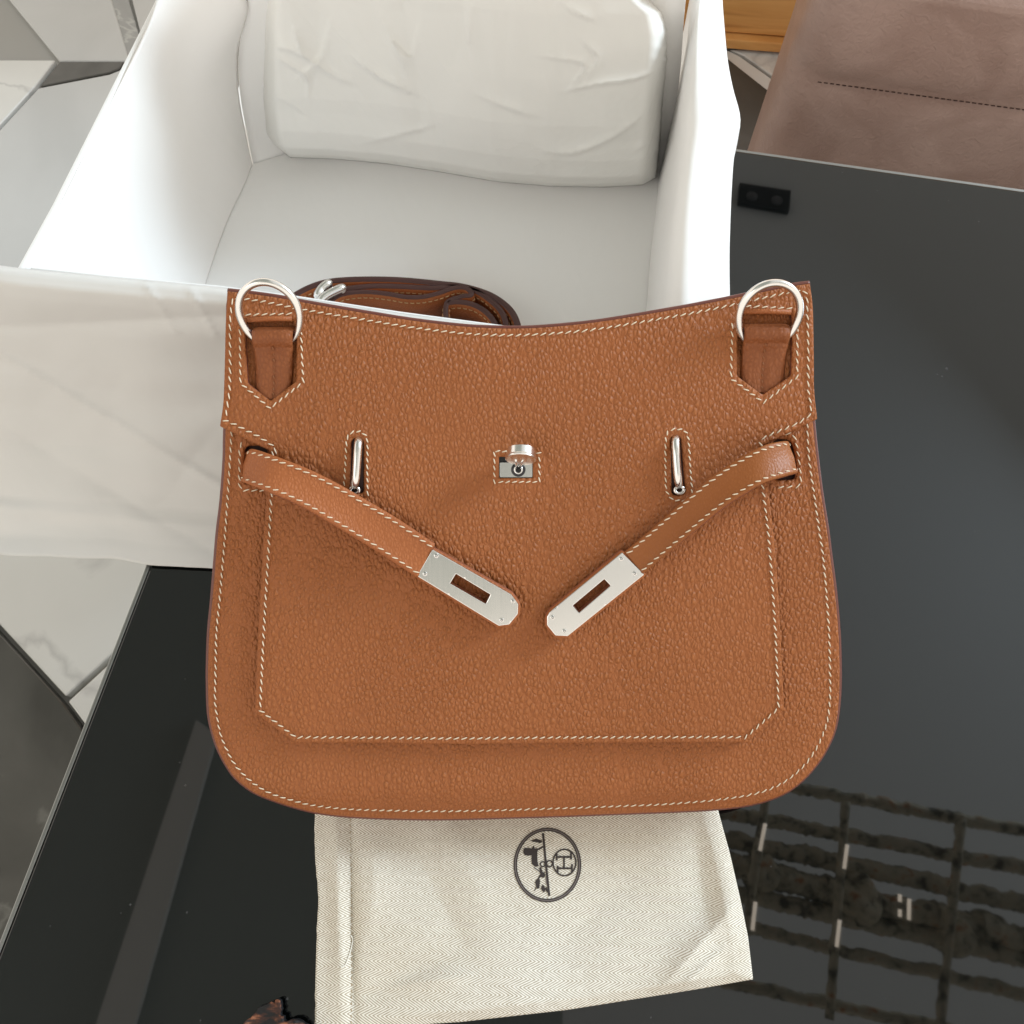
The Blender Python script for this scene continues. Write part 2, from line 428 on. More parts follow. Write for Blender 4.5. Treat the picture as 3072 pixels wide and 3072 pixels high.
tile([(128, 64), (60, 64), (40, 90), (112, 76), (122, 72)], M_MD)
tile([(122, 73), (112, 77), (40, 91), (-60, 200), (-60, 330), (140, 330), (170, 120), (150, 66), (131, 65)], M_ML)
tile([(-60, 64), (-60, 198), (39, 91), (59, 64)], M_MW)
tile([(-60, 332), (-60, 560), (70, 700), (180, 600), (180, 332)], M_MW)
tile([(-62, 562), (-62, 1150), (60, 1150), (110, 760), (68, 702)], M_MD)
tile([(112, 756), (66, 1150), (400, 1150), (400, 600), (182, 602), (72, 702)], M_MW)
tile([(726, 57), (770, 57), (815, 62), (830, 120), (777, 90), (740, 63)], M_MW)
tile([(700, 30), (723, 57), (738, 64), (776, 92), (765, 140), (720, 90), (690, 60)], M_MW)
tile([(720, 62), (724, 66), (790, 118), (790, 200), (660, 200), (690, 80)], M_MD)
tile([(690, -60), (725, 54), (815, 60), (900, -60)], M_ML)

# ceiling of the room, seen mirrored in the black glass
CZ = 2.5
mk('ceiling', [(.15, -2.2, CZ), (3.4, -2.2, CZ), (3.4, 3.8, CZ), (.15, 3.8, CZ)], [(0, 3, 2, 1)], M_CEIL, smooth=False, kind='structure')
mk('ceiling', [(-3, -2.2, CZ), (.15, -2.2, CZ), (.15, 3.8, CZ), (-3, 3.8, CZ)], [(0, 3, 2, 1)], M_CEILD, smooth=False, kind='structure')
def mirr(px, py, z=CZ):                  # the ceiling point whose mirror image in the table shows there
    p = P3(px, py, -z); return Vector((p.x, p.y, z))

# ---- glass table
table = empty('glass_table', (0, .2, 0), 'glossy black glass table with thin aluminium rim, under the box and handbag', 'table')
ti = Matrix.Translation((0, -.2, 0))
b0, b1 = P(2200, 452, 0), P(2730, 527, 0); l0, l1 = P(450, 1706, 0), P(340, 1990, 0)
db, dl = (b1-b0).normalized(), (l1-l0).normalized()
det = db.x*(-dl.y)+dl.x*db.y; dd_ = l0-b0
tt = (dd_.x*(-dl.y)+dl.x*dd_.y)/det; corner = b0+db*tt
tp = [corner, corner+dl*1.5, corner+dl*1.5+db*1.25, corner+db*1.25]
V, F = prism(tp, -.008, 0); bevel_ob(mk('glass_top', V, F, M_GLASS, table, smooth=False, inv=ti), .0008, 2)
def rail(a, b, out, name='edge_rail'):
    d = (b-a).normalized(); poly = [a+out*.0012, b+out*.0012, b+out*.0038, a+out*.0038]
    V, F = prism(poly, -.03, -.0015); bevel_ob(mk(name, V, F, M_ALU, table, smooth=False, inv=ti), .0006, 2)
rail(tp[0]-db*.005, tp[3], -dl); rail(tp[0], tp[1], -db)
for k, (s, t) in enumerate(((.08, .08), (1.15, .08), (1.15, 1.4), (.08, 1.4))):
    c = corner+db*s+dl*t; V, F = prism([c+Vector((x, y, 0))*.02 for x, y in ((-1, -1), (1, -1), (1, 1), (-1, 1))], FZ, -.0085)
    mk('leg', V, F, M_BLACK, table, smooth=False, inv=ti)

# ---- pine cabinet
c0, c1 = P3(722, 54, FZ), P3(812, 61, FZ); cd = (c1-c0).normalized(); cn = Vector((-cd.y, cd.x, 0))
c0 = c0+Vector((0, 0, .02)); cab = empty('pine_cabinet', c0, 'knotty orange pine cabinet front on the marble floor behind the box', 'cabinet'); ci = Matrix.Translation(-c0)
def cabbox(a, b, z0, z1, d0, d1, name):
    q = [c0+cd*a+cn*d0, c0+cd*b+cn*d0, c0+cd*b+cn*d1, c0+cd*a+cn*d1]; V, F = prism(q, z0, z1)
    bevel_ob(mk(name, V, F, M_PINE, cab, smooth=False, inv=ci), .002, 2)
cabbox(-.5, .6, FZ+.019, FZ+.034, -.012, .35, 'plinth')
z = FZ+.036
for k in range(4):
    cabbox(-.5, .6, z, z+.115, 0, .35, 'board'); z += .1185

# ---- brown hide armchair side
a0 = P3(763, 147, -.18); ad = db; an_ = -dl
pouf = empty('brown_armchair', a0+Vector((0, 0, FZ)), 'brown leather armchair side with a stitched seam, behind the table edge', 'armchair')
pi_ = Matrix.Translation(-(a0+Vector((0, 0, FZ))))
rr = .045; W_, D_ = .85, .15
def pf(x, y): return a0+ad*x+an_*y
pl = []
for cx, cy, s in ((rr, rr, 180), (W_-rr, rr, 270), (W_-rr, D_-rr, 0), (rr, D_-rr, 90)):
    for j in range(9): an2 = R(s+j*90/8); pl.append((cx+rr*math.cos(an2), cy+rr*math.sin(an2)))
pl = resample([Vector(p) for p in pl], .012)
zs = list(np.linspace(FZ+.01, -.004, 60)); V = []; F = []; n = len(pl)
SEAM = P3(850, 92, 0)
SEAMZ = -.10
def seamz(x): return SEAMZ
for j, zz in enumerate(zs):
    for p in pl:
        q = pf(p.x, p.y); bul = .004*math.exp(-((zz-seamz(p.x))/.012)**2)
        k = 1-.0; ww = .004*fold(p.x*1.0+p.y, zz, 9, 2)*(1-math.exp(-((zz-seamz(0))/.02)**2))
        cc = pf(W_/2, D_/2); dr = (q-cc).normalized(); q = q+an_*(bul-ww); V.append((q.x, q.y, zz))
for j in range(len(zs)-1):
    for k in range(n): F.append((j*n+k, j*n+(k+1) % n, (j+1)*n+(k+1) % n, (j+1)*n+k))
F.append(tuple((len(zs)-1)*n+k for k in range(n)))
mk('side_panel', V, F, M_POUF, pouf, inv=pi_)
sv, sf = [], []
for p in resample([p for p in pl], .0055):
    pass
front = [p for p in pl if p.y < .04]
sx = .03
while sx < W_-.03:
    q = pf(sx, .0033); a_, b_ = q-ad*.0017, q+ad*.0017
    v_, f_ = tube([Vector((a_.x, a_.y, seamz(0))), Vector((b_.x, b_.y, seamz(0)))], .0005, 6); o_ = len(sv); sv += v_; sf += [tuple(i+o_ for i in f) for f in f_]; sx += .0055
mk('seam_stitching', sv, sf, M_DARK, pouf, inv=pi_, kind='stuff')

# ================================================================== GIFT BOX
H = .125
box = empty('gift_box', P3(400, 200, 0), 'large open white box lined with smooth white paper, behind the handbag', 'box')
bi = Matrix.Translation(-box.location)
rimF = [(29, 270), (112, 279), (220, 289), (295, 299), (400, 315), (505, 329), (730, 362)]
def lin(tab, x):
    for k in range(len(tab)-1):
        if x <= tab[k+1][0] or k == len(tab)-2:
            a, b = tab[k], tab[k+1]; t = (x-a[0])/(b[0]-a[0])
            return tuple(a[i]+(b[i]-a[i])*t for i in range(1, len(a))) if len(a) > 2 else a[1]+(b[1]-a[1])*t
# base board and front wall
fl = [P3(150, 430, .002), P3(716, 505, .002), P3(690, 40, .002), P3(268, -20, .002)]
V, F = prism([Vector((p.x, p.y)) for p in (fl[0], fl[1], fl[2], fl[3])], .0015, .004); mk('base_board', V, F, M_LINING, box, smooth=False, inv=bi)
outL = [P3(x, y, H) for x, y in rimF]; inL = [p+Vector((.0, .0026, 0)) for p in outL]
V, F = [], []
for p, q in zip(outL, inL): V += [(p.x, p.y, .001), (p.x, p.y, H), (q.x, q.y, H), (q.x, q.y, .001)]
for k in range(len(outL)-1):
    for j in range(4): F.append((k*4+j, k*4+(j+1) % 4, k*4+4+(j+1) % 4, k*4+4+j))
F += [(0, 3, 2, 1), tuple(len(V)-4+j for j in range(4))]
bevel_ob(mk('front_wall', V, F, M_BOARD, box, smooth=False, inv=bi), .0012, 3)
def chord(a, b): return [P3(*a).lerp(P3(*b), t)+Vector((-.0016*math.sin(math.pi*t), 0, 0)) for t in (0, .12, .32, .5, .68, .88, 1)]
# left wall: grid rim -> floor
def profgrid(stations, n_u, n_v, name, m, wob=.0, **kw):
    """stations: list of profiles, each a list of (px, py, z); lofted both ways"""
    prof = [[p if isinstance(p, Vector) else P3(*p) for p in s] for s in stations]
    rows = [catmull(p, n_u) for p in prof]; cols = []
    for k in range(len(rows[0])): cols.append(catmull([r[k] for r in rows], n_v))
    nu, nv = len(cols), len(cols[0]); V = []
    for j in range(nv):
        for i in range(nu):
            p = cols[i][j]; V.append(p+Vector((0, 0, wob*fold(p.x, p.y, 14, 5)))+Vector((wob, 0, 0))*fold(p.z, p.y, 18, 1))
    F = [(j*nu+i, j*nu+i+1, (j+1)*nu+i+1, (j+1)*nu+i) for j in range(nv-1) for i in range(nu-1)]
    o = mk(name, V, F, m, box, inv=bi, **kw); s = o.modifiers.new('thickness', 'SOLIDIFY'); s.thickness = .0012; s.offset = -1
    return o
profgrid([chord((24, 271, H), (158, 430, .004)),
          chord((60, 207, H), (190, 332, .004)),
          chord((113, 101, H), (224, 232, .004)),
          chord((150, 26, .13), (245, 185, .004)),
          [(165, -40, .14), (210, -20, .135), (247, 1, .122), (238, 51, .085), (240, 98, .05), (247, 141, .018), (252, 165, .004)]], 6, 8, 'left_lining', M_LINING, .0012)
profgrid([[(256, -45, .16), (248, 0, .122), (239, 50, .085), (241, 97, .05), (248, 140, .018), (253, 164, .004)],
          [(333, -45, .16), (335, 5, .118), (338, 52, .082), (341, 97, .048), (345, 130, .018), (348, 141, .004)],
          [(500, -45, .16), (500, 5, .118), (500, 52, .082), (500, 97, .048), (500, 130, .018), (500, 150, .004)],
          [(690, -35, .165), (684, 20, .122), (680, 75, .082), (676, 118, .048), (670, 152, .018), (666, 172, .004)]], 5, 6, 'back_lining', M_LINING, .001)
# right side: lining folded over the rim
def rs(y, xi, xb, xt, xo, zt=.13):
    return [(xi-2, y+26, .004), (xi+2, y+16, .02), (xi+9, y+8, .06), (xb-1, y+3, .10), (xb+4, y, zt-.008), (xb+(xt-xb)*.5, y-2, zt+.001), (xt, y-1, zt), (xo-6, y, zt-.004), (xo, y+2, zt-.018), (xo-1, y+8, .09), (xo-4, y+30, .04), (xo-8, y+55, .005)]
profgrid([rs(372, 640, 660, 695, 731), rs(300, 646, 664, 698, 730), rs(235, 652, 669, 700, 730), rs(190, 657, 673, 702, 731),
          rs(150, 661, 677, 706, 734), rs(117, 665, 680, 710, 740, .133), rs(84, 669, 683, 707, 733), rs(50, 675, 687, 705, 727), rs(10, 684, 691, 705, 723), rs(-30, 692, 697, 710, 722), rs(-90, 704, 708, 714, 722)],
         4, 5, 'right_lining', M_LINING, .0010)

lw = [P3(x, y, H) for x, y in ((25, 270), (60, 206), (113, 100), (140, 46), (168, -10))]; V, F = [], []
for k, p in enumerate(lw):
    for dx, z_ in ((-.0038, H-.010), (-.0038, H+.001), (-.0008, H+.001), (-.0008, H-.010)): V.append((p.x+dx, p.y, z_))
for k in range(len(lw)-1):
    for j in range(4): F.append((k*4+j, k*4+4+j, k*4+4+(j+1) % 4, k*4+(j+1) % 4))
bevel_ob(mk('left_rim', V, F, M_BOARD, box, smooth=False, inv=bi), .0008, 2)
# ---- tissue paper hanging over the front rim
flap = empty('tissue_paper', P3(120, 420, 0), 'white tissue sheet hanging over the box front, left of the handbag', 'tissue paper')
top = [(-60, 258), (29, 269), (112, 277), (220, 287), (295, 298), (400, 314), (505, 327)]
bot = [(-60, 552), (29, 556), (112, 559.5), (150, 565), (213, 569), (300, 574), (400, 580), (505, 590)]
zprof = [(0, .1265), (.02, .129), (.06, .1275), (.10, .121), (.16, .110), (.25, .093), (.4, .067), (.6, .037), (.8, .0135), (.93, .0045), (1, .0035)]
def fp(u, v):
    x = -60+565*u; yt, yb = lin(top, x), lin(bot, x); t = v
    z = lin(zprof, t); px = x; py = yt+(yb-yt)*t
    # the long diagonal crease and softer ones
    def ridge(x0, y0, x1, y1, wdt, amp):
        dx, dy = x1-x0, y1-y0; L = math.hypot(dx, dy); d = ((px-x0)*dy-(py-y0)*dx)/L
        return amp*math.exp(-abs(d)/wdt)
    z += ridge(80, 401, 215, 482, 4.0, .0024) + ridge(40, 325, 230, 316, 7, -.0022) + ridge(90, 515, 215, 528, 9, .0018) + ridge(150, 290, 172, 326, 2.2, .0012)*(py < 335) + ridge(192, 292, 214, 332, 2, .0013)*(py < 340) + ridge(60, 460, 200, 545, 8, -.0010)
    z += (.0036*fold(x/1000, t, 9, 3) + .0012*crumple(x/1000*1.5, t*.6, 9, 4)-.0008)*min(1, t*6)*min(1, (1.02-t)*7)
    if v > .97: z = max(.0022, z)
    py += 2.2*fold(x/1000, 0, 22, 7)*t
    return P3(px, py, max(z, .0022))
V, F = grid(fp, 150, 90); F = [tuple(reversed(f)) for f in F]
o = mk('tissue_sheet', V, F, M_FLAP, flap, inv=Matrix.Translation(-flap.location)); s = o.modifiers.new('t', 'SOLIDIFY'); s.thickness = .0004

# ---- tissue wrapped bundle
bun = empty('tissue_bundle', P3(450, 90, .004), 'bulky bundle wrapped in crumpled white tissue at the back of the box', 'wrapped bundle')
lefts = [(268, -70), (262, -20), (261, 30), (261, 70), (262, 110), (266, 135), (283, 157)]
rights = [(640, -70), (655, -20), (668, 20), (666, 70), (663, 110), (661, 150), (656, 183)]
CR = []
for o_, pts, wd, am_ in ((300, [(940, 285), (1060, 280), (1160, 320), (1350, 440), (1440, 480)], 9, .0050), (300, [(960, 310), (1080, 370), (1190, 450), (1200, 560)], 5, .0036), (300, [(960, 540), (1080, 590), (1170, 650)], 6, .0030),
        (300, [(1330, 130), (1280, 330), (1180, 420)], 8, .0030), (300, [(1480, 350), (1620, 450), (1780, 530)], 8, .0048), (300, [(1850, 150), (1800, 330), (1700, 250)], 7, .0028), (300, [(1120, 160), (1160, 300)], 5, .0034),
        (300, [(1520, 840), (1700, 790), (1900, 740)], 9, .0030), (300, [(1600, 60), (1700, 260), (1760, 400)], 9, .0032),
        (1300, [(640, 330), (870, 370), (820, 470)], 7, .0030), (1300, [(780, 530), (950, 490), (1180, 455), (1330, 390)], 5, .0042), (1300, [(620, 880), (800, 890), (1000, 820), (1180, 700)], 9, .0044), (1300, [(860, 240), (950, 330), (900, 430)], 6, .0028),
        (1300, [(270, 560), (420, 620), (560, 670)], 9, .0030), (1300, [(1180, 880), (1290, 780)], 6, .003), (1300, [(760, 40), (900, 110)], 6, .0026), (1300, [(200, 20), (210, 240)], 10, .0026)):
    q_ = catmull([Vector(((o_+x/1.932)/3, y/1.932/3, 0)) for x, y in pts], 4)
    L_ = len(q_)-1
    for k in range(L_): CR.append((q_[k].x, q_[k].y, q_[k+1].x, q_[k+1].y, wd*.55, am_*math.sin(math.pi*(.1+.8*k/L_))))
def creases(x, y):
    z = 0; best = {}
    for x0, y0, x1, y1, wd, am in CR:
        if abs(x-x0) > 40 or abs(y-y0) > 40: continue
        dx, dy = x1-x0, y1-y0; L = dx*dx+dy*dy; t = ((x-x0)*dx+(y-y0)*dy)/L; t = max(0, min(1, t))
        ex, ey = x-x0-dx*t, y-y0-dy*t; d = math.hypot(ex, ey); sd = ex*dy-ey*dx
        v = .6*am*math.exp(-d/(wd*(1.5 if sd > 0 else .3)))
        if v > best.get(wd+am*0, 0): best[wd] = v
    return sum(best.values())
def bf(u, v):
    s = u*2-1
    yb = [157, 158.5, 163.5, 172, 181.5, 186, 187, 184]
    k = u*7; i = min(6, int(k)); yf = yb[i]+(yb[i+1]-yb[i])*(k-i)
    yf -= 22*max(0, abs(s)-.93)/.07*(1 if s < 0 else .3)
    w = 1-v                                  # 0 at the front foot, 1 at the back
    y, z = lin([(0, yf, .0045), (.03, yf-.3, .010), (.06, yf-1.0, .017), (.1, yf-3, .026), (.16, yf-9, .038), (.25, yf-26, .054), (.4, yf-60, .079), (.6, yf-105, .108), (.75, yf-138, .128), (.88, yf-172, .148), (1, yf-225, .175)], w)
    xl = lin([(-120, 272), (-40, 266), (20, 261), (100, 261), (130, 264), (145, 268), (157, 277), (230, 300)], y); xr = lin([(-120, 640), (-20, 640), (0, 650), (12, 664), (30, 668), (60, 668), (100, 663), (150, 660), (186, 655), (230, 640)], y)
    x = xl+(xr-xl)*u
    q = P3(x, y, z); e = 1-abs(s); m_ = min(1, e*9)
    cr = crumple(q.x, q.y, 12, 2); cr2 = crumple(q.x*.8, q.y*1.2+q.x*.5, 26, 6)
    am = min(1, w*3)**2*(.45+.75*max(0, 1-u*1.4)+.35*max(0, u-.55))
    z += (.007*(min(cr, .55)-.3)+.0025*(min(cr2, .4)-.2))*am*m_ + creases(x, y)*m_*min(1, w*4) + .006*fold(q.x, q.y, 8, 1)*m_*min(1, w*3)**2
    z -= .030*(1-math.sqrt(max(0, 1-(max(0, 1-e*9))**2)))*min(1, z/.05)
    x += 1.1*noise.noise(Vector((y*.16, 3, s*2)))*abs(s)**12
    q = P3(x, y, max(z, .0045)); return q
V, F = grid(bf, 170, 110); F = [tuple(reversed(f)) for f in F]
nb = len(V); bx_ = bun.location.x; V += [Vector((v.x+(.006 if v.x < .02 else -.006)*min(1, max(0, v.z-.006)*40), v.y+.02*min(1, max(0, v.z-.006)*20), max(.0044, v.z-.014))) for v in V]
ringi = [i for i in range(171)]+[j*171+170 for j in range(1, 111)]+[110*171+i for i in range(169, -1, -1)]+[j*171 for j in range(109, 0, -1)]
F += [(ringi[k], ringi[(k+1) % len(ringi)], nb+ringi[(k+1) % len(ringi)], nb+ringi[k]) for k in range(len(ringi))]
used = sorted({i for f in F for i in f}); rm = {a: b for b, a in enumerate(used)}
mk('wrapping_tissue', [V[i] for i in used], [tuple(rm[i] for i in f) for f in F], M_TISSUE, bun, inv=Matrix.Translation(-bun.location))

# ---- coiled shoulder strap
coil = empty('coiled_strap', P(1250, 930, .004), 'dark brown leather strap rolled into a coil inside the white box', 'strap')
coi = Matrix.Translation(-coil.location)
def band(path, ztop, wdt, th, name, m=M_SMOOTH, st=True):
    pts = catmull([P(850+x/2.576, 800+y/2.576, ztop) for x, y in path], 8)
    p2 = [Vector((p.x, p.y)) for p in pts]; a = offset(p2, th/2, False); b = offset(p2, -th/2, False); V, F, fm = [], [], []
    for q, r_ in zip(a, b):
        V += [(q.x, q.y, ztop-wdt), (q.x, q.y, ztop-.0006), (q.x*.8+r_.x*.2, q.y*.8+r_.y*.2, ztop), (q.x*.2+r_.x*.8, q.y*.2+r_.y*.8, ztop), (r_.x, r_.y, ztop-.0006), (r_.x, r_.y, ztop-wdt)]
    for k in range(len(a)-1):
        for j in range(6):
            F.append((k*6+j, k*6+6+j, k*6+6+(j+1) % 6, k*6+(j+1) % 6)); fm.append(1 if j in (1, 2, 3) else 0)
    F += [tuple(range(6)), tuple(reversed(range(len(V)-6, len(V))))]; fm += [1, 1]
    o = mk(name, V, F, [m, M_COIL], coil, fm, inv=coi)
    if st:
        sv, sf = [], []; L = 0; nx = .003
        for side in (a, b):
            L = 0; nx = .003; sgn = 1 if side is a else -1
            for k in range(1, len(side)):
                sl = (side[k]-side[k-1]).length
                while L+sl > nx:
                    t = (nx-L)/sl; c = side[k-1].lerp(side[k], t); d = (side[k]-side[k-1]).normalized(); nn = Vector((-d.y, d.x))*sgn*.0002
                    z_ = ztop-.0042
                    v_, f_ = tube([Vector((c.x-d.x*.0012+nn.x, c.y-d.y*.0012+nn.y, z_)), Vector((c.x+nn.x*2, c.y+nn.y*2, z_)), Vector((c.x+d.x*.0012+nn.x, c.y+d.y*.0012+nn.y, z_))], .00042, 6)
                    o_ = len(sv); sv += v_; sf += [tuple(i+o_ for i in f) for f in f_]; nx += .0038
                L += sl
        mk('stitching', sv, sf, M_STITCHT, o, inv=coi, kind='stuff')
    return o
band([(-30, 330), (60, 235), (200, 155), (360, 108), (600, 92), (900, 97), (1200, 125), (1400, 150), (1600, 215), (1740, 315), (1805, 430), (1812, 560), (1700, 700), (1200, 740)], .030, .025, .0042, 'strap_loop')
band([(330, 245), (420, 190), (520, 162), (700, 145), (900, 148), (1150, 160), (1330, 150), (1480, 180), (1600, 255), (1690, 350), (1722, 470), (1700, 600), (1500, 690)], .030, .025, .0040, 'strap_loop')
band([(300, 330), (400, 235), (500, 200), (640, 190), (800, 205), (950, 230), (1080, 228), (1200, 200), (1320, 160), (1400, 158), (1445, 185), (1450, 215), (1380, 225), (1275, 262), (1255, 330), (1262, 440), (1270, 560)], .031, .025, .0034, 'strap_end')
band([(1270, 275), (1360, 268), (1470, 290), (1570, 350), (1635, 440), (1640, 560), (1500, 640)], .031, .025, .0038, 'strap_loop')
band([(60, 560), (400, 640), (900, 700), (1400, 720), (1700, 640)], .030, .025, .004, 'strap_loop', st=False)
for (x0, y0, x1, y1) in ((265, 225, 345, 130), (290, 262, 450, 165)):
    a_, b_ = P(850+x0/2.576, 800+y0/2.576, .036), P(850+x1/2.576, 800+y1/2.576, .037)
    mid = a_.lerp(b_, .5)+Vector((-.0006, .0006, .0004))
    V, F = tube(catmull([a_-Vector((0, 0, .006)), a_, mid, b_, b_-Vector((0, -.001, .003))], 6), .0027, 12); mk('snap_ring', V, F, M_METAL, coil, inv=coi)

# ================================================================== HANDBAG
bag = empty('shoulder_bag', BO, 'tan pebbled leather shoulder bag with silver turn lock, leaning against the white box', 'handbag', (TILT, 0, 0))
FH = .0042                                # height of the flap above the body
body_px = [(686, 900), (684, 1150), (675, 1293), (673, 1380), (664, 1504), (652, 1600), (641, 1720), (632, 1820), (624, 1900), (620, 2000), (620, 2066), (624, 2147), (637, 2205), (656, 2256), (680, 2298), (709, 2334), (765, 2376), (831, 2407), (880, 2426), (943, 2444), (1038, 2457), (1162, 2464), (1300, 2467), (1500, 2465), (1700, 2459), (1900, 2452), (2000, 2447), (2135, 2437), (2253, 2419), (2343, 2384), (2406, 2338), (2451, 2290), (2480, 2246), (2505, 2190), (2517, 2120), (2521, 2035), (2517, 1908), (2505, 1780), (2490, 1670), (2480, 1590), (2460, 1462), (2441, 1297), (2430, 1150), (2426, 1020), (2424, 930), (2418, 900), (2400, 890), (2340, 892), (2200, 915), (2000, 955), (1536, 1005), (1100, 960)]
body_o = [Vector(Q2(x, y, -.001)) for x, y in body_px]
body_o = [p.xy for p in catmull([p.to_3d() for p in body_o], 3)]
bpoly = np.array([(p.x, p.y) for p in body_o])
minv = min(p.y for p in body_o); 
def puff(u, v):
    z = .0014*fold(u, v, 9, 4)+.0008*fold(u, v, 24, 8)
    e = v-minv; 
    if e < .03: z -= .0045*((.03-e)/.03)**2
    c = abs(u-.005)-.135
    if c > 0: z -= .0035*(c/.035)**2
    z += .0016*math.exp(-((v-minv-.016)/.009)**2)
    return z
def zbody(u, v): return puff(u, v)
def zflap(u, v): return FH+puff(u, v)*.7+.0010*fold(u, v, 14, 11)
def on(zf, lift=0.0): return lambda u, v: Vector((u, v, zf(u, v)+lift))
def rectpx(x0, y0, x1, y1, n, r=.0015): return smooth_poly([Vector(Q2(x, y, n)) for x, y in ((x0, y0), (x1, y0), (x1, y1), (x0, y1))], r)
openL = smooth_poly([Vector(Q2(x, y)) for x, y in ((731, 1338), (800, 1338), (800, 1452), (729, 1452))], .003)
openR = smooth_poly([Vector(Q2(x, y)) for x, y in ((2320, 1318), (2372, 1318), (2387, 1360), (2390, 1440), (2320, 1440))], .003)
panel('front_panel', body_o, [openL, openR], zbody, .0035, .0012, .0036, [M_GRAIN, M_EDGE], bag, .0044)
stl = offset(resample(body_o, .003), .0044 if sarea(body_o) > 0 else -.0044)
def clip(pts, lo): return [p for p in pts if p.y < lo]
ytop = Q(672, 1240)[1]
s_body = [Vector(Q2(x, y)) for x, y in [(697, 1240), (693, 1309), (687, 1421), (675, 1600), (664, 1720), (655, 1820), (647, 1900), (644, 2024), (643, 2103), (649, 2148), (661, 2205), (683, 2256), (703, 2290), (728, 2318), (765, 2349), (815, 2378), (873, 2399), (935, 2417), (1038, 2430), (1162, 2435), (1300, 2438), (1500, 2437), (1700, 2431), (1900, 2424), (2000, 2418), (2135, 2403), (2260, 2380), (2340, 2349), (2400, 2305), (2438, 2259), (2462, 2215), (2482, 2160), (2490, 2090), (2490, 2030), (2487, 1908), (2478, 1780), (2465, 1650), (2455, 1587), (2443, 1496), (2433, 1428), (2424, 1355), (2420, 1240)]]
stitch('stitching', catmull([p.to_3d() for p in s_body], 4), on(zbody), bag)
stitch('stitching', catmull([Vector(Q2(x, y)).to_3d() for x, y in ((729, 1325), (719, 1345), (718, 1400), (718, 1450), (726, 1468), (745, 1471), (800, 1471))], 4), on(zbody), bag)
stitch('stitching', catmull([Vector(Q2(x, y)).to_3d() for x, y in ((2350, 1302), (2378, 1305), (2390, 1340), (2398, 1400), (2401, 1440), (2393, 1458), (2330, 1462))], 4), on(zbody), bag)

# gusset and back of the bag behind the front panel
bo2 = resample(body_o, .006); V, F, fm = [], [], []; n = len(bo2)
cu = sum((p.x for p in bo2))/n; cv = sum(p.y for p in bo2)/n
def lay(ins, dep):
    b_ = len(V)
    for p in bo2:
        q = p.lerp(Vector((cu, cv)), ins); tpr = 1-.75*max(0, min(1, (p.y-minv)/.26)); V.append((q.x, q.y, puff(p.x, p.y)-.003-dep*tpr))
    return b_
r0 = lay(.014, 0); r1 = lay(.03, .006); r2 = lay(.03, .022); r3 = lay(.045, .0255); r4 = lay(.08, .0255)
for a_, b_ in ((r0, r1), (r1, r2), (r2, r3), (r3, r4)):
    for k in range(n):
        f = (a_+k, b_+k, b_+(k+1) % n, a_+(k+1) % n); F.append(f if sarea(bo2) < 0 else tuple(reversed(f))); fm.append(0)
F.append(tuple(r4+k for k in range(n))); fm.append(0); F.append(tuple(reversed([r0+k for k in range(n)]))); fm.append(1)
mk('gusset', V, F, [M_GRAIN, M_DARK], bag, fm)

bd = offset(resample(body_o, .003), -.0002 if sarea(body_o) > 0 else .0002)
V, F = tube([Vector((p.x, p.y, puff(p.x, p.y)-.0034)) for p in bd], .0017, 8, closed=True); mk('edge_binding', V, F, M_EDGE, bag)
# flap with windows, slots and lock cutout
flap_px = [(681, 873), (737, 879), (830, 892), (913, 908), (1083, 937), (1238, 962), (1393, 980), (1500, 985), (1588, 985), (1700, 977), (1818, 963), (2025, 928), (2130, 908), (2224, 889), (2373, 858), (2432, 850),
           (2441, 916), (2443, 1048), (2443, 1173), (2453, 1257), (2364, 1301), (2286, 1338), (2303, 1440), (2323, 1600), (2336, 1760), (2344, 1908), (2353, 2131), (2242, 2229), (1536, 2233), (881, 2231), (762, 2139), (770, 1960), (777, 1800), (788, 1640), (798, 1483), (806, 1352), (776, 1338), (657, 1279), (668, 1214), (673, 1090), (676, 966)]
fo = [Vector(Q2(x, y, FH)) for x, y in flap_px]
fo = smooth_poly(fo, .012, n=4, sharp=(0, 15, 19, 20, 21, 26, 27, 29, 30, 35, 36, 37))
def house(pts): return smooth_poly([Vector(Q2(x, y, FH)) for x, y in pts], .001, n=3)
winL = house([(738, 966), (881, 962), (890, 1000), (889, 1143), (810, 1203), (742, 1150), (735, 1010)])
winR = house([(2226, 939), (2376, 943), (2378, 1000), (2374, 1127), (2288, 1184), (2211, 1127), (2213, 1007)])
slotL = smooth_poly([Vector(Q2(x, y, FH)) for x, y in ((1054, 1314), (1090, 1314), (1093, 1480), (1048, 1484))], .0025)
slotR = smooth_poly([Vector(Q2(x, y, FH)) for x, y in ((2012, 1308), (2042, 1308), (2058, 1484), (2016, 1488))], .0025)
lock = rectpx(1497, 1371, 1598, 1434, FH, .0008)
panel('flap', fo, [winL, winR, slotL, slotR, lock], zflap, .0026, .0009, .0034, [M_GRAIN, M_EDGE], bag, .0038)
def fpath(pts, k=0): 
    q = [Vector(Q2(x, y, FH)).to_3d() for x, y in pts]; return catmull(q, k) if k else q
sflap = on(zflap, .0)
stitch('stitching', fpath([(703, 894), (790, 905), (913, 930), (1083, 958), (1238, 983), (1393, 1001), (1500, 1006), (1588, 1005), (1700, 998), (1818, 984), (2025, 949), (2130, 929), (2224, 909), (2330, 885), (2412, 873), (2421, 916), (2424, 1048), (2424, 1173), (2430, 1245), (2350, 1288), (2286, 1316), (2286, 1345)], 2), sflap, bag)
stitch('stitching', fpath([(703, 894), (696, 910), (691, 966), (691, 1090), (688, 1180), (682, 1215), (675, 1262), (700, 1272), (776, 1310), (824, 1342), (826, 1365)]), sflap, bag)
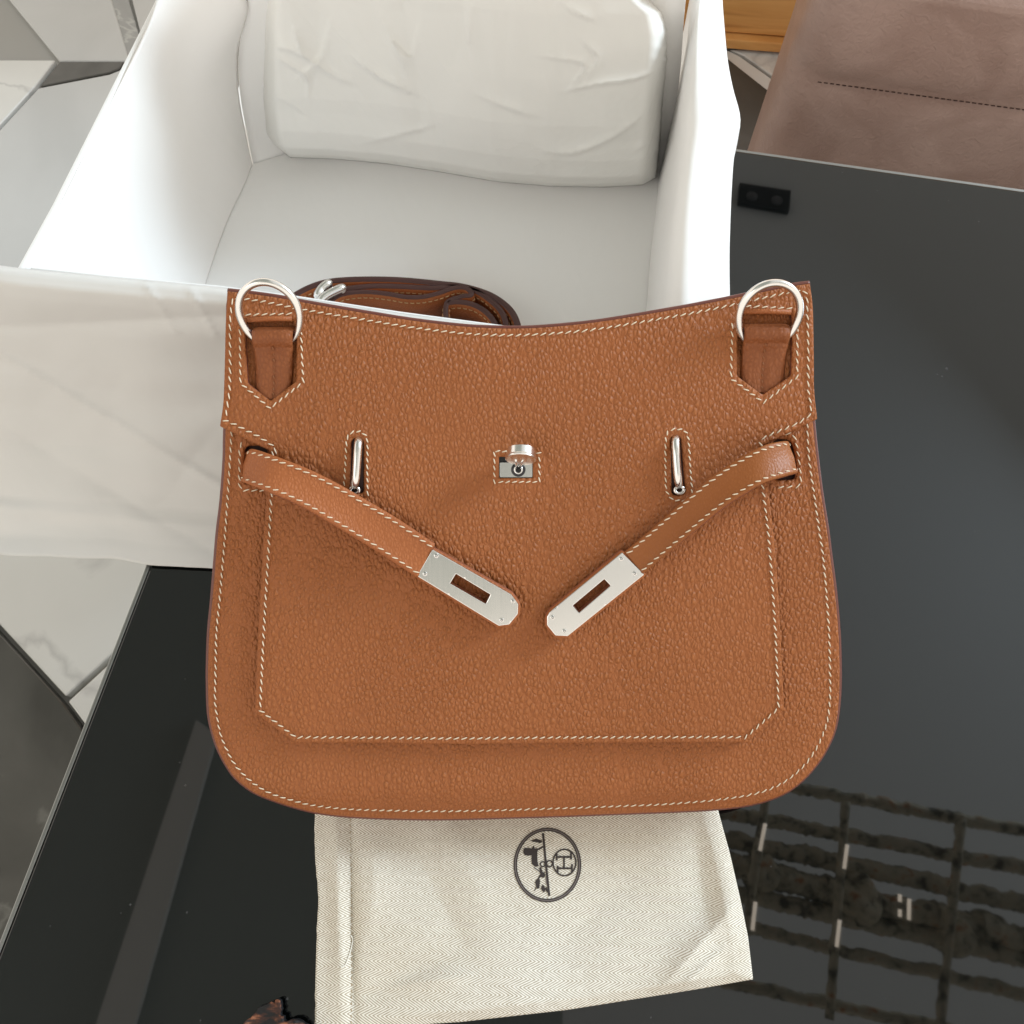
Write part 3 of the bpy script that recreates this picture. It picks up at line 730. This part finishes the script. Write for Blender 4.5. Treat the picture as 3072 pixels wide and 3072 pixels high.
stitch('stitching', fpath([(818, 1350), (814, 1483), (806, 1640), (796, 1800), (788, 1960), (780, 2131), (886, 2213), (1536, 2214), (2236, 2211), (2335, 2124), (2327, 1908), (2318, 1760), (2305, 1600), (2288, 1462), (2282, 1400)]), sflap, bag, slant=.38)
stitch('stitching', fpath([(721, 985), (721, 1149), (809, 1225), (910, 1147), (904, 985)]), sflap, bag, pitch=.0036)
stitch('stitching', fpath([(733, 945), (880, 942)]), sflap, bag, pitch=.0034)
stitch('stitching', fpath([(2197, 966), (2192, 1135), (2290, 1208), (2390, 1131), (2392, 975)]), sflap, bag, pitch=.0036)
stitch('stitching', fpath([(2232, 918), (2380, 926)]), sflap, bag, pitch=.0034)
stitch('stitching', fpath([(1031, 1480), (1036, 1400), (1040, 1325), (1050, 1302), (1070, 1294), (1092, 1302), (1102, 1325), (1102, 1400), (1104, 1490)], 4), sflap, bag, pitch=.0031)
stitch('stitching', fpath([(1998, 1470), (1996, 1400), (1997, 1315), (2008, 1293), (2028, 1287), (2052, 1293), (2064, 1315), (2070, 1400), (2076, 1475), (2068, 1496), (2045, 1502), (2015, 1496), (1998, 1470)], 4), sflap, bag, pitch=.0031)
stitch('stitching', fpath([(1483, 1353), (1618, 1359), (1618, 1446), (1483, 1446), (1483, 1353)]), sflap, bag, pitch=.0031)
# flap crease lip beneath windows (fold of leather over the tab)
for pts in ([(744, 960), (878, 957)], [(2232, 934), (2372, 937)]):
    a_, b_ = [Q(x, y, FH) for x, y in pts]; a_.z = zflap(a_.x, a_.y)-.0002; b_.z = zflap(b_.x, b_.y)-.0002
    V, F = tube([a_, a_.lerp(b_, .5)+Vector((0, .0003, 0)), b_], .0013, 8); mk('window_lip', V, F, M_SMOOTH, bag)

tp2 = [Q(x, y, FH) for x, y in flap_px[:16]]; tp2 = catmull(tp2, 5)
V, F = tube([Vector((p.x, p.y+.0003, zflap(p.x, p.y)-.0019)) for p in tp2], .0012, 8); mk('edge_binding', V, F, M_EDGE, bag)
# rings and tabs
def ring_tab(cx, cy, tabpts, tilt, sgn):
    c = Q(cx, cy, .0095); r_ = Vector(Q2(cx+90, cy, .0095))-Vector((c.x, c.y)); rad = r_.length
    path = []
    for k in range(64):
        a = 2*math.pi*k/64; x, y = math.cos(a)*rad, math.sin(a)*rad*.985
        path.append(c+Vector((x, y, y*tilt)))
    V, F = tube(path, .00178, 14, closed=True); o = mk('d_ring', V, F, M_METAL, bag)
    # folded tab: comes up out of the window, over the ring's lower arc and back down
    (xl, xr, yt), (xl2, xr2, yb) = tabpts
    A, B = Q(xl, yt, .009), Q(xr, yt, .009); A2, B2 = Q(xl2, yb, .001), Q(xr2, yb, .001)
    prof = [(-.10, -.004), (-.06, .004), (.0, .0088), (.06, .0096), (.13, .0094), (.22, .0078), (.35, .0052), (.6, .0032), (1.0, .0022)]
    def f(u, v):
        k = v*(len(prof)-1); i = min(len(prof)-2, int(k)); t = k-i
        pv = [prof[max(i-1, 0)], prof[i], prof[i+1], prof[min(i+2, len(prof)-1)]]
        s, z = [.5*((2*pv[1][q])+(pv[2][q]-pv[0][q])*t+(2*pv[0][q]-5*pv[1][q]+4*pv[2][q]-pv[3][q])*t*t+(3*pv[1][q]-pv[0][q]-3*pv[2][q]+pv[3][q])*t**3) for q in (0, 1)]
        a_, b_ = A.lerp(A2, s), B.lerp(B2, s); p = a_.lerp(b_, u)
        e = abs(u*2-1); z -= .0022*e**6
        if s > .16: z -= .0013*math.exp(-abs(u-.5-.02*sgn)/.045)*min(1, (s-.16)*5)
        z += .0005*fold(u, s, 4, sgn+3)*min(1, max(0, s-.1)*8)
        z += -.0006*math.exp(-((s-.24)/.03)**2)
        return Vector((p.x, p.y, z))
    V, F = grid(f, 24, 70); F = [tuple(reversed(q)) for q in F]
    o = mk('ring_tab', V, F, [M_TAB, M_EDGE], bag); s_ = o.modifiers.new('t', 'SOLIDIFY'); s_.thickness = .0022; s_.offset = -1; s_.material_offset_rim = 1
    sv = []
    st = [f(.5+.02*sgn, v) for v in np.linspace(.62, .98, 12)]
    def surf(x, y):
        best = min(st, key=lambda q: (q.x-x)**2+(q.y-y)**2); return Vector((x, y, best.z+.0003))
    stitch('stitching', [(p.x, p.y) for p in st], surf, o, pitch=.0026, m=M_STITCHB, rad=.0004, frac=.8)
    # pale edge strip seen inside the window
ring_tab(809, 944, ((752, 877, 990), (765, 872, 1200)), .62, 1)
ring_tab(2307, 947, ((2236, 2376, 981), (2222, 2352, 1180)), .62, -1)

# staples in the slots
def staple(pts, loop):
    path = catmull([Q(x, y, n_) for x, y, n_ in pts], 6)
    V, F = tube(path, .0020, 14); mk('metal_bar', V, F, M_METAL, bag)
    c = Q(loop[0], loop[1], .0045); pr = []
    for k in range(20):
        a = 2*math.pi*k/20; pr.append(c+Vector((math.cos(a)*.0021, math.sin(a)*.0016, 0)))
    V, F = tube(pr, .0008, 10, closed=True); mk('bar_eyelet', V, F, M_METAL, bag)
staple([(1077, 1312, -.002), (1076, 1322, .004), (1074, 1345, .0066), (1070, 1400, .0072), (1067, 1440, .0068), (1063, 1458, .005)], (1064, 1471))
staple([(2028, 1306, -.002), (2027, 1316, .004), (2027, 1340, .0066), (2030, 1390, .0072), (2034, 1435, .0068), (2037, 1455, .005)], (2038, 1470))
for sl in ((1050, 1316, 1090, 1486), (2013, 1310, 2058, 1488)):
    q = rectpx(*sl, .0012, .002); V = [(p.x, p.y, zbody(p.x, p.y)+.0006) for p in q]; mk('slot_lining', V, [tuple(reversed(range(len(V)))) if sarea(q) < 0 else tuple(range(len(V)))], M_DARK, bag, smooth=False)

# turn lock
q = rectpx(1499, 1388, 1597, 1432, FH, .0006); zz = FH-.0006
V = [(p.x, p.y, zz) for p in q]+[(p.x, p.y, zz-.0015) for p in q]; n = len(q)
if sarea(q) < 0: order = list(reversed(range(n)))
else: order = list(range(n))
F = [tuple(order)]+[(k, (k+1) % n, n+(k+1) % n, n+k) for k in range(n)]
lp = mk('lock_plate', V, F, M_METAL, bag, smooth=False)
q2 = rectpx(1492, 1366, 1603, 1438, FH, .0006); V = [(p.x, p.y, .0014+zbody(p.x, p.y)) for p in q2]
mk('lock_recess', V, [tuple(range(len(V))) if sarea(q2) > 0 else tuple(reversed(range(len(V))))], M_HOLE, bag, smooth=False)
c = Q(1555, 1409, FH)
def crisp(o, a=25):
    m = o.modifiers.new('crisp', 'EDGE_SPLIT'); m.split_angle = R(a); return o
def disc(c, ax, r, h, n=40, r_in=None):
    ax = ax.normalized(); s = ax.cross(Vector((1, 0, 0)) if abs(ax.x) < .9 else Vector((0, 1, 0))).normalized(); t = ax.cross(s); V = []; F = []
    prof = [(0, 0), (r-.0003, 0), (r, .0003), (r, h-.0003), (r-.0003, h), (0, h)] if not r_in else [(r_in, 0), (r, 0), (r, h), (r_in, h)]
    m = len(prof)
    for k in range(n):
        a = 2*math.pi*k/n
        for rr_, hh in prof: V.append(c+s*math.cos(a)*rr_+t*math.sin(a)*rr_+ax*hh)
    for k in range(n):
        for j in range(m if r_in else m-1):
            F.append((k*m+j, ((k+1) % n)*m+j, ((k+1) % n)*m+(j+1) % m, k*m+(j+1) % m))
    return V, [tuple(reversed(f)) for f in F]
NZ = Vector((0, 0, 1))
V, F = disc(Vector((c.x, c.y, zz-.0002)), NZ, .0034, .0006); mk('keyhole', V, F, M_HOLE, lp)
V, F = disc(Vector((c.x, c.y, zz)), NZ, .0021, .0012, r_in=.0014); mk('spindle_collar', V, F, M_METAL, lp)
kc = Q(1563, 1372, .0135)
for dx in (-.0011, .0011):
    V, F = tube([Vector((c.x+dx*.6, c.y, zz)), Vector((kc.x-.0008+dx*1.5, kc.y-.0005, kc.z+.0005))], .00062, 8); mk('spindle_prong', V, F, M_METAL, lp)
ax = Vector((.04, .90, -.42)).normalized()
V, F = disc(kc, ax, .0066, .0039); crisp(mk('turn_knob', V, F, M_METAL, lp))
V, F = disc(kc-ax*.0012, ax, .0072, .0010); crisp(mk('knob_flange', V, F, M_METAL, lp))

# side straps with metal plates
def side_strap(up, lo, hs, plate, slot, rivets, label, flip):
    """up / lo: pixel edge lines, hs: heights above the panel"""
    U = catmull([Q(x, y, h) for (x, y), h in zip(up, hs)], 8); L_ = catmull([Q(x, y, h+min(.0060, max(0, h-.002)*.7)*(1-.72*(k/(len(hs)-1))**3)) for k, ((x, y), h) in enumerate(zip(lo, hs))], 8)
    n = len(U); th = .0034; V, F, fm = [], [], []; m = 9
    W = [(.0, -.0008), (.025, -.0001), (.09, .0002), (.14, -.00025), (.5, .0003), (.86, -.00025), (.91, .0002), (.975, -.0001), (1., -.0008)]
    for k in range(n):
        a = U[max(k-1, 0)].lerp(L_[max(k-1, 0)], .5); b = U[min(k+1, n-1)].lerp(L_[min(k+1, n-1)], .5); t = (b-a).normalized(); s = (L_[k]-U[k]).normalized()
        nn = s.cross(t).normalized(); 
        if nn.z < 0: nn = -nn
        for w_, d in W: V.append(U[k].lerp(L_[k], w_)+nn*d)
        V.append(L_[k]-nn*th); V.append(U[k]-nn*th)
    M_ = m+2
    for k in range(n-1):
        for j in range(M_):
            f = (k*M_+j, k*M_+(j+1) % M_, (k+1)*M_+(j+1) % M_, (k+1)*M_+j); F.append(f); fm.append(1 if j in (m-1, m+1) else 0)
    F += [tuple(range(M_)), tuple(reversed(range((n-1)*M_, n*M_)))]; fm += [1, 1]
    o = mk('side_strap', V, F, [M_SMOOTH if flip == 1 else M_PLAIN, M_EDGEL], bag, fm, label=label)
    bm = bmesh.new(); bm.from_mesh(o.data); bmesh.ops.recalc_face_normals(bm, faces=bm.faces); bm.to_mesh(o.data); bm.free()
    # stitch lines along both edges (3-D points looked up along the ribbon)
    for w_ in (.115, .885):
        line = [U[k].lerp(L_[k], w_) for k in range(6, n)]; xs = np.array([(p.x, p.y, p.z) for p in line])
        def surf(x, y, xs=xs):
            d = (xs[:, 0]-x)**2+(xs[:, 1]-y)**2; i = int(d.argmin()); j = min(max(i, 1), len(xs)-2)
            a, b = xs[j-1], xs[j+1]; ab = b[:2]-a[:2]; t = ((x-a[0])*ab[0]+(y-a[1])*ab[1])/(ab@ab); return Vector((x, y, a[2]+(b[2]-a[2])*t+.00005))
        stitch('stitching', [(p.x, p.y) for p in line], surf, o, pitch=.0038, flip=flip)
    hp = hs[-1]+.0012
    # leather under the plate, then the plate itself with its slot cut through
    pq = [Vector(Q2(x, y, hp)) for x, y in plate]; sq = [Vector(Q2(x, y, hp)) for x, y in slot]
    lq = [Vector(Q2(x, y, hs[-1]-.0006)) for x, y in plate]; lq2 = offset(smooth_poly(lq, .0008, n=2), .0009 if sarea(lq) < 0 else -.0009)
    # the leather follows the plate, slightly larger
    panel('strap_tip', lq2, [[p-Vector((0, .0001)) for p in sq]], lambda u, v: hs[-1]-.0002, .0038, .0006, .003, [M_SMOOTH, M_EDGEL], o)
    crisp(panel('metal_plate', smooth_poly(pq, .0004, n=2), [smooth_poly(sq, .0003, n=2)], lambda u, v: hp, .0015, .0004, .003, [M_METAL, M_METAL], o), 12)
    for x, y in rivets:
        p = Q(x, y, hp); V, F = disc(Vector((p.x, p.y, hp-.0001)), NZ, .00115, .00025, 18); mk('rivet', V, F, M_METAL, o)
        V, F = disc(Vector((p.x, p.y, hp+.00016)), NZ, .00062, .00012, 14, r_in=.00045); mk('rivet_ring', V, F, M_HOLE, o)
side_strap([(735, 1356), (744, 1350), (757, 1346), (822, 1366), (921, 1404), (1012, 1449), (1100, 1500), (1200, 1560), (1305, 1632)],
           [(722, 1440), (722, 1442), (731, 1448), (797, 1472), (879, 1506), (958, 1549), (1052, 1606), (1145, 1664), (1252, 1734)],
           [-.004, .0005, .005, .0115, .0125, .012, .011, .0105, .010],
           [(1297, 1648), (1534, 1783), (1555, 1812), (1554, 1842), (1528, 1874), (1496, 1878), (1250, 1728)],
           [(1368, 1722), (1471, 1784), (1457, 1811), (1351, 1750)],
           [(1309, 1667), (1275, 1721), (1539, 1803), (1505, 1860)], 'left strap pointing down to the right, lightly grained', 1)
side_strap([(2366, 1334), (2366, 1326), (2356, 1321), (2290, 1336), (2207, 1379), (2124, 1437), (2000, 1545), (1942, 1597), (1873, 1656)],
           [(2392, 1416), (2394, 1420), (2384, 1420), (2290, 1450), (2207, 1496), (2140, 1544), (2040, 1628), (1990, 1670), (1930, 1722)],
           [-.004, .003, .010, .0165, .0165, .0150, .0120, .011, .010],
           [(1866, 1657), (1933, 1724), (1703, 1909), (1666, 1907), (1641, 1876), (1641, 1850), (1651, 1834)],
           [(1813, 1738), (1831, 1757), (1737, 1838), (1719, 1817)],
           [(1864, 1676), (1904, 1720), (1658, 1852), (1693, 1893)], 'right strap curling up from the side, smooth leather', -1)

# ================================================================== DUST BAG
dust = empty('dust_bag', P(1600, 2700, 0), 'cream herringbone cotton pouch with round printed emblem, flat on the black table', 'dust bag')
di = Matrix.Translation(-dust.location)
dl_ = [(2250, 944), (2452, 944), (2555, 944), (2694, 955), (2832, 949), (2950, 946), (3072, 944), (3130, 942)]
dr_ = [(2250, 2110), (2437, 2156), (2561, 2190), (2696, 2221), (2809, 2244), (2936, 2259), (3130, 2290)]
db_ = [(940, 3118), (1000, 3108), (1300, 3071), (1380, 3066), (1699, 3030), (2072, 2971), (2270, 2936)]
def cz(x, y):
    """cloth height at a place on the table"""
    z = .0052+.0030*fold(x, y, 10, 2)+.0016*fold(x, y, 24, 7)
    def ridge(p, q, wd, amp, sharp=1.4):
        ax_, ay_ = q[0]-p[0], q[1]-p[1]; L = math.hypot(ax_, ay_); t = max(0, min(1, ((x-p[0])*ax_+(y-p[1])*ay_)/L/L))
        d = math.hypot(x-p[0]-ax_*t, y-p[1]-ay_*t); return amp*math.exp(-(d/wd)**sharp)*math.sin(math.pi*(.12+.76*t))
    for a, b, wd, am in RID: z += 1.5*ridge(a, b, wd, am)
    return z
def t2(x, y): p = P(x, y, .004); return (p.x, p.y)
RID = [(t2(1990, 2960), t2(2200, 2720), .006, .0035), (t2(2020, 2990), t2(2170, 2850), .004, .0028), (t2(1080, 2990), t2(1320, 2890), .007, -.0026), (t2(1130, 2960), t2(1400, 2930), .005, .0022),
       (t2(1010, 2430), t2(1025, 3060), .004, .0020), (t2(1052, 2430), t2(1060, 3080), .0022, -.0024), (t2(2140, 2420), t2(2240, 2900), .009, .003), (t2(2080, 2480), t2(2130, 2820), .010, -.0020),
       (t2(1350, 2470), t2(1480, 2780), .013, .0018), (t2(1620, 2900), t2(1980, 2560), .016, -.0018), (t2(1250, 2550), t2(1420, 2900), .010, -.0015), (t2(1130, 2500), t2(1110, 2800), .010, .0022)]
def df(u, v):
    y0 = 2250; 
    x = 0; yb = 0
    # iterate: bottom depends on x, sides depend on y
    xx = 944+(2200-944)*u
    for _ in range(6):
        yb = lin(db_, xx); yy = y0+(yb-y0)*v; xl, xr = lin(dl_, yy), lin(dr_, yy); xx = xl+(xr-xl)*u
    q = P(xx, yy, .004); z = cz(q.x, q.y)
    e = min(u, 1-u, 1-v)
    z = .0015+(z-.0015)*min(1, .45+e*14) if e < .04 else z
    q = P(xx+3*fold(0, yy/100, 3)*(1-u), yy, z); return q
NU, NV = 200, 150
V, F = grid(df, NU, NV); F = [tuple(reversed(f)) for f in F]
ringi = [i for i in range(NU+1)]+[j*(NU+1)+NU for j in range(1, NV+1)]+[NV*(NU+1)+i for i in range(NU-1, -1, -1)]+[j*(NU+1) for j in range(NV-1, 0, -1)]
nb = len(V); V += [Vector((V[i].x, V[i].y, .0006)) for i in ringi]; m_ = len(ringi)
F += [(ringi[k], ringi[(k+1) % m_], nb+(k+1) % m_, nb+k) for k in range(m_)]
mk('cotton_pouch', V, F, M_CLOTH, dust, inv=di)
def onc(px, py, lift=.0003):
    p = P(px, py, .004)
    for _ in range(3): p = P(px, py, cz(p.x, p.y)+lift)
    return p
# hem seam
sv, sf = [], []; y = 2455
while y < 3085:
    x = 1050+5*math.sin((y-2450)/260)
    a_, b_ = onc(x, y, .0002), onc(x+1.5, y+9, .0002); v_, f_ = tube([a_, b_], .00028, 5); o_ = len(sv); sv += v_; sf += [tuple(i+o_ for i in f) for f in f_]; y += 19
mk('hem_stitching', sv, sf, mat('cloth_thread', (.50, .40, .28), .8), dust, inv=di, kind='stuff')
tp_ = catmull([onc(*p, .0008) for p in ((1052, 2806), (1058, 2820), (1052, 2850), (1044, 2875), (1036, 2895), (1022, 2905))], 6)
V, F = tube(tp_, .0003, 6); mk('loose_thread', V, F, mat('white_thread', (.8, .76, .68), .8), dust, inv=di)
# emblem, printed
EV, EF, EM = [], [], []
def epoly(pts, m=0):
    b = len(EV); 
    for x, y in pts: EV.append(onc(1500+x/6.9, 2460+y/6.9, .00035 if m == 0 else .00028))
    EF.append(tuple(range(b, b+len(pts)))); EM.append(m)
def estroke(pts, wd, m=0, closed=False):
    p = [Vector(q) for q in pts]; a = offset(p, wd/2, closed); b_ = offset(p, -wd/2, closed); k = len(p)
    for i in range(k if closed else k-1):
        j = (i+1) % k; epoly([a[i], a[j], b_[j], b_[i]], m)
def ell(cx, cy, rx, ry, n=48): return [(cx+rx*math.cos(2*math.pi*k/n), cy+ry*math.sin(2*math.pi*k/n)) for k in range(n)]
estroke(ell(982, 932, 665, 735, 90), 66, 1, True)
estroke(ell(982, 932, 688, 758, 90), 24, 0, True); estroke(ell(982, 932, 642, 712, 90), 24, 0, True)
estroke([(890, 270), (930, 700), (960, 1000), (1020, 1570)], 44)
estroke(ell(1335, 880, 236, 272, 60), 30, 0, True)
estroke([(1160, 765), (1490, 765)], 38); estroke([(1180, 1000), (1500, 1000)], 38); estroke([(1325, 765), (1325, 1000)], 36)
estroke([(1175, 690), (1175, 840)], 36); estroke([(1470, 650), (1470, 820)], 36); estroke([(1195, 950), (1195, 1090)], 36); estroke([(1490, 910), (1490, 1080)], 36)
estroke(ell(1025, 905, 58, 66, 24), 26, 0, True); estroke(ell(885, 915, 48, 52, 24), 24, 0, True)
epoly([(610, 430), (700, 410), (740, 385), (790, 400), (870, 425), (870, 460), (820, 480), (760, 460), (700, 455)])
epoly([(490, 590), (540, 575), (660, 590), (700, 520), (720, 590), (780, 590), (780, 640), (740, 735), (520, 735), (480, 670)])
estroke([(760, 620), (830, 590), (890, 550)], 34)
epoly([(660, 700), (770, 640), (775, 850), (800, 960), (720, 965), (660, 900), (650, 800)])
estroke([(700, 980), (800, 1050), (850, 1100)], 18); estroke([(830, 980), (860, 1080), (900, 1180)], 46)
epoly([(830, 1090), (920, 1080), (940, 1160), (890, 1200), (840, 1170)])
estroke([(860, 1110), (800, 1210)], 34)
epoly([(810, 1190), (830, 1260), (815, 1420), (770, 1420), (725, 1290), (750, 1240)])
estroke([(760, 1370), (715, 1470)], 16); estroke([(960, 1180), (975, 1330)], 40, 1)
epoly([(880, 1330), (930, 1390), (940, 1440), (910, 1510), (860, 1440), (850, 1420)]); estroke([(940, 1400), (990, 1490)], 40)
mk('printed_emblem', EV, EF, [M_INK, M_INKL], dust, EM, smooth=False, inv=di)

# ================================================================== REFLECTED THINGS OVERHEAD
LZ = 1.35
def lat(x, y, z=LZ): return mirr((2000+x/2.2156)/3, (2200+y/2.2156)/3, z)
lamp = empty('lattice_lamp', lat(900, 1000), 'dark lattice of rough rails and posts, mirrored right of the cream pouch', 'hanging lattice')
li = Matrix.Translation(-lamp.location)
def rough(a, b, r, name, m=M_RUST, n=110, z=0):
    path, rad = [], []
    for k in range(n+1):
        t = k/n; p = a.lerp(b, t); s = noise.noise(Vector((t*22, a.x*30, a.y*17))); s2 = noise.noise(Vector((t*95, a.x*9, 4)))
        path.append(p+Vector((0, r*.16*s, r*.2*s2))); rad.append(.5*r*(1+.16*s+.3*s2))
    V, F = tube(path, rad, 10); return mk(name, V, F, m, lamp, inv=li)
for (x0, y0, x1, y1, r) in ((700, 330, 2800, 730, .024), (150, 485, 2800, 975, .027), (150, 650, 2800, 1225, .034), (250, 830, 2800, 1480, .05), (150, 985, 2800, 1590, .034), (250, 1220, 2800, 1840, .024), (100, 1590, 2800, 2170, .022)):
    rough(lat(x0, y0), lat(x1, y1), r, 'rail')
for (x0, y0, x1, y1) in ((700, 420, 560, 1340), (1230, 460, 1120, 1900), (2000, 560, 1850, 2000)):
    rough(lat(x0-40, y0, LZ-.05), lat(x1-40, y1, LZ-.05), .018, 'post', n=30)
M_TUBE = mat('glowing_tube', (.9, .85, .75), .4)
_b = M_TUBE.node_tree.nodes['Principled BSDF']; _b.inputs['Emission Color'].default_value = (1, .86, .70, 1); _b.inputs['Emission Strength'].default_value = 4
def rod(x0, y0, x1, y1):
    V, F = tube([lat(x0, y0, LZ-.12), lat(x1, y1, LZ-.12)], .0034, 8); mk('lamp_tube', V, F, M_TUBE, lamp, inv=li)
PR = [(655, 600, 620, 780), (1200, 740, 1180, 900), (590, 1120, 570, 1310), (1150, 1240, 1130, 1420), (1550, 1070, 1550, 1120), (1550, 1170, 1550, 1220), (1612, 1100, 1610, 1240)]
for q_ in PR: rod(*q_)
for (x, y, r) in ((620, 930, .035), (1260, 1110, .045), (1900, 1350, .035)):
    bm = bmesh.new(); bmesh.ops.create_icosphere(bm, subdivisions=4, radius=r)
    for v in bm.verts: v.co *= 1+.35*noise.noise(v.co*30)
    me = bpy.data.meshes.new('gnarled_knot'); bm.to_mesh(me); bm.free(); me.materials.append(M_RUST)
    o = bpy.data.objects.new('gnarled_knot', me); put(o, lamp); o.location = lat(x, y)-lamp.location

# pale beam mirrored at lower left, twin spotlight mirrored at upper right
def quad_beam(pts, z0, z1, name, m, **kw):
    q = [mirr(x, y, z0) for x, y in pts]; V, F = prism(q, z0, z1); return mk(name, V, F, m, smooth=False, **kw)
quad_beam([(232, 640), (214, 735), (90, 1100), (140, 1100)][0:0] or [(196, 720), (216, 735), (124, 1060), (84, 1060)], CZ-.03, CZ-.004, 'ceiling_beam', M_BEAM, label='pale ceiling beam mirrored as a grey streak, lower left in the glass', cat='beam')
q = [mirr((2150+x/6.44)/3, (500+y/6.44)/3, CZ-.02) for x, y in ((440, 340), (1425, 490), (1390, 880), (410, 710))]
sc = sum(q, Vector())/4
spot = empty('twin_spotlight', sc, 'black twin ceiling spotlight mirrored in the glass right of the box', 'spotlight')
V, F = prism(q, CZ-.03, CZ-.004); mk('housing', V, F, M_BLACK, spot, smooth=False, inv=Matrix.Translation(-sc))
for x, y in ((680, 580), (1160, 660)):
    p = mirr((2150+x/6.44)/3, (500+y/6.44)/3, CZ-.03); V, F = disc(Vector((p.x, p.y, CZ-.034)), NZ, .024, .003, 24)
    mk('lens', V, F, mat('lens', (.12, .12, .13), .3), spot, inv=Matrix.Translation(-sc))

# ---- ragged brown bark at the lower edge
bark = empty('bark_piece', P(860, 3080, 0), 'ragged dark brown piece of bark on the glass, left of the cream pouch', 'bark')
V, F, fm = [], [], []
prof_ = [(728, 3078), (745, 3058), (765, 3040), (775, 3022), (800, 3012), (818, 3004), (826, 3006), (834, 2994), (845, 3000), (848, 3012), (846, 3035), (855, 3048), (862, 3062), (880, 3055), (897, 3054), (912, 3062), (925, 3075), (940, 3130), (830, 3170), (720, 3140)]
pp = [P(x, y, .004) for x, y in prof_]; pp = resample(pp, .0012); 
pp = [Vector((p.x+.0009*noise.noise(Vector((k*.9, 0, 0))), p.y+.0009*noise.noise(Vector((0, k*.9, 0))))) for k, p in enumerate(pp)]
panel('bark_slab', pp, [], lambda u, v: .006+.004*fold(u, v, 60, 3)+.0016*abs(fold(u*3, v, 160, 5)), .0045, .0006, .0016, [M_RUST, M_BLACK], bark)
bark.children[0].data.materials[0] = mat('red_brown_bark', build=lambda nt, b: (lambda v: nt.links.new(ramp(nt, (lambda n: (nt.links.new(v, n.inputs['Vector']), n.outputs[0])[1])(N(nt, 'ShaderNodeTexNoise', i_Scale=6.0, i_Detail=6.0)), [(.4, (.004, .003, .003)), (.52, (.06, .018, .008)), (.65, (.30, .11, .05))]), b.inputs['Base Color']))(coords(nt, (22, 60, 20), (0, 0, -.6))), rough=.7)
for ch in bark.children:
    ch.parent = bark; ch.matrix_parent_inverse = Matrix.Translation(-bark.location)
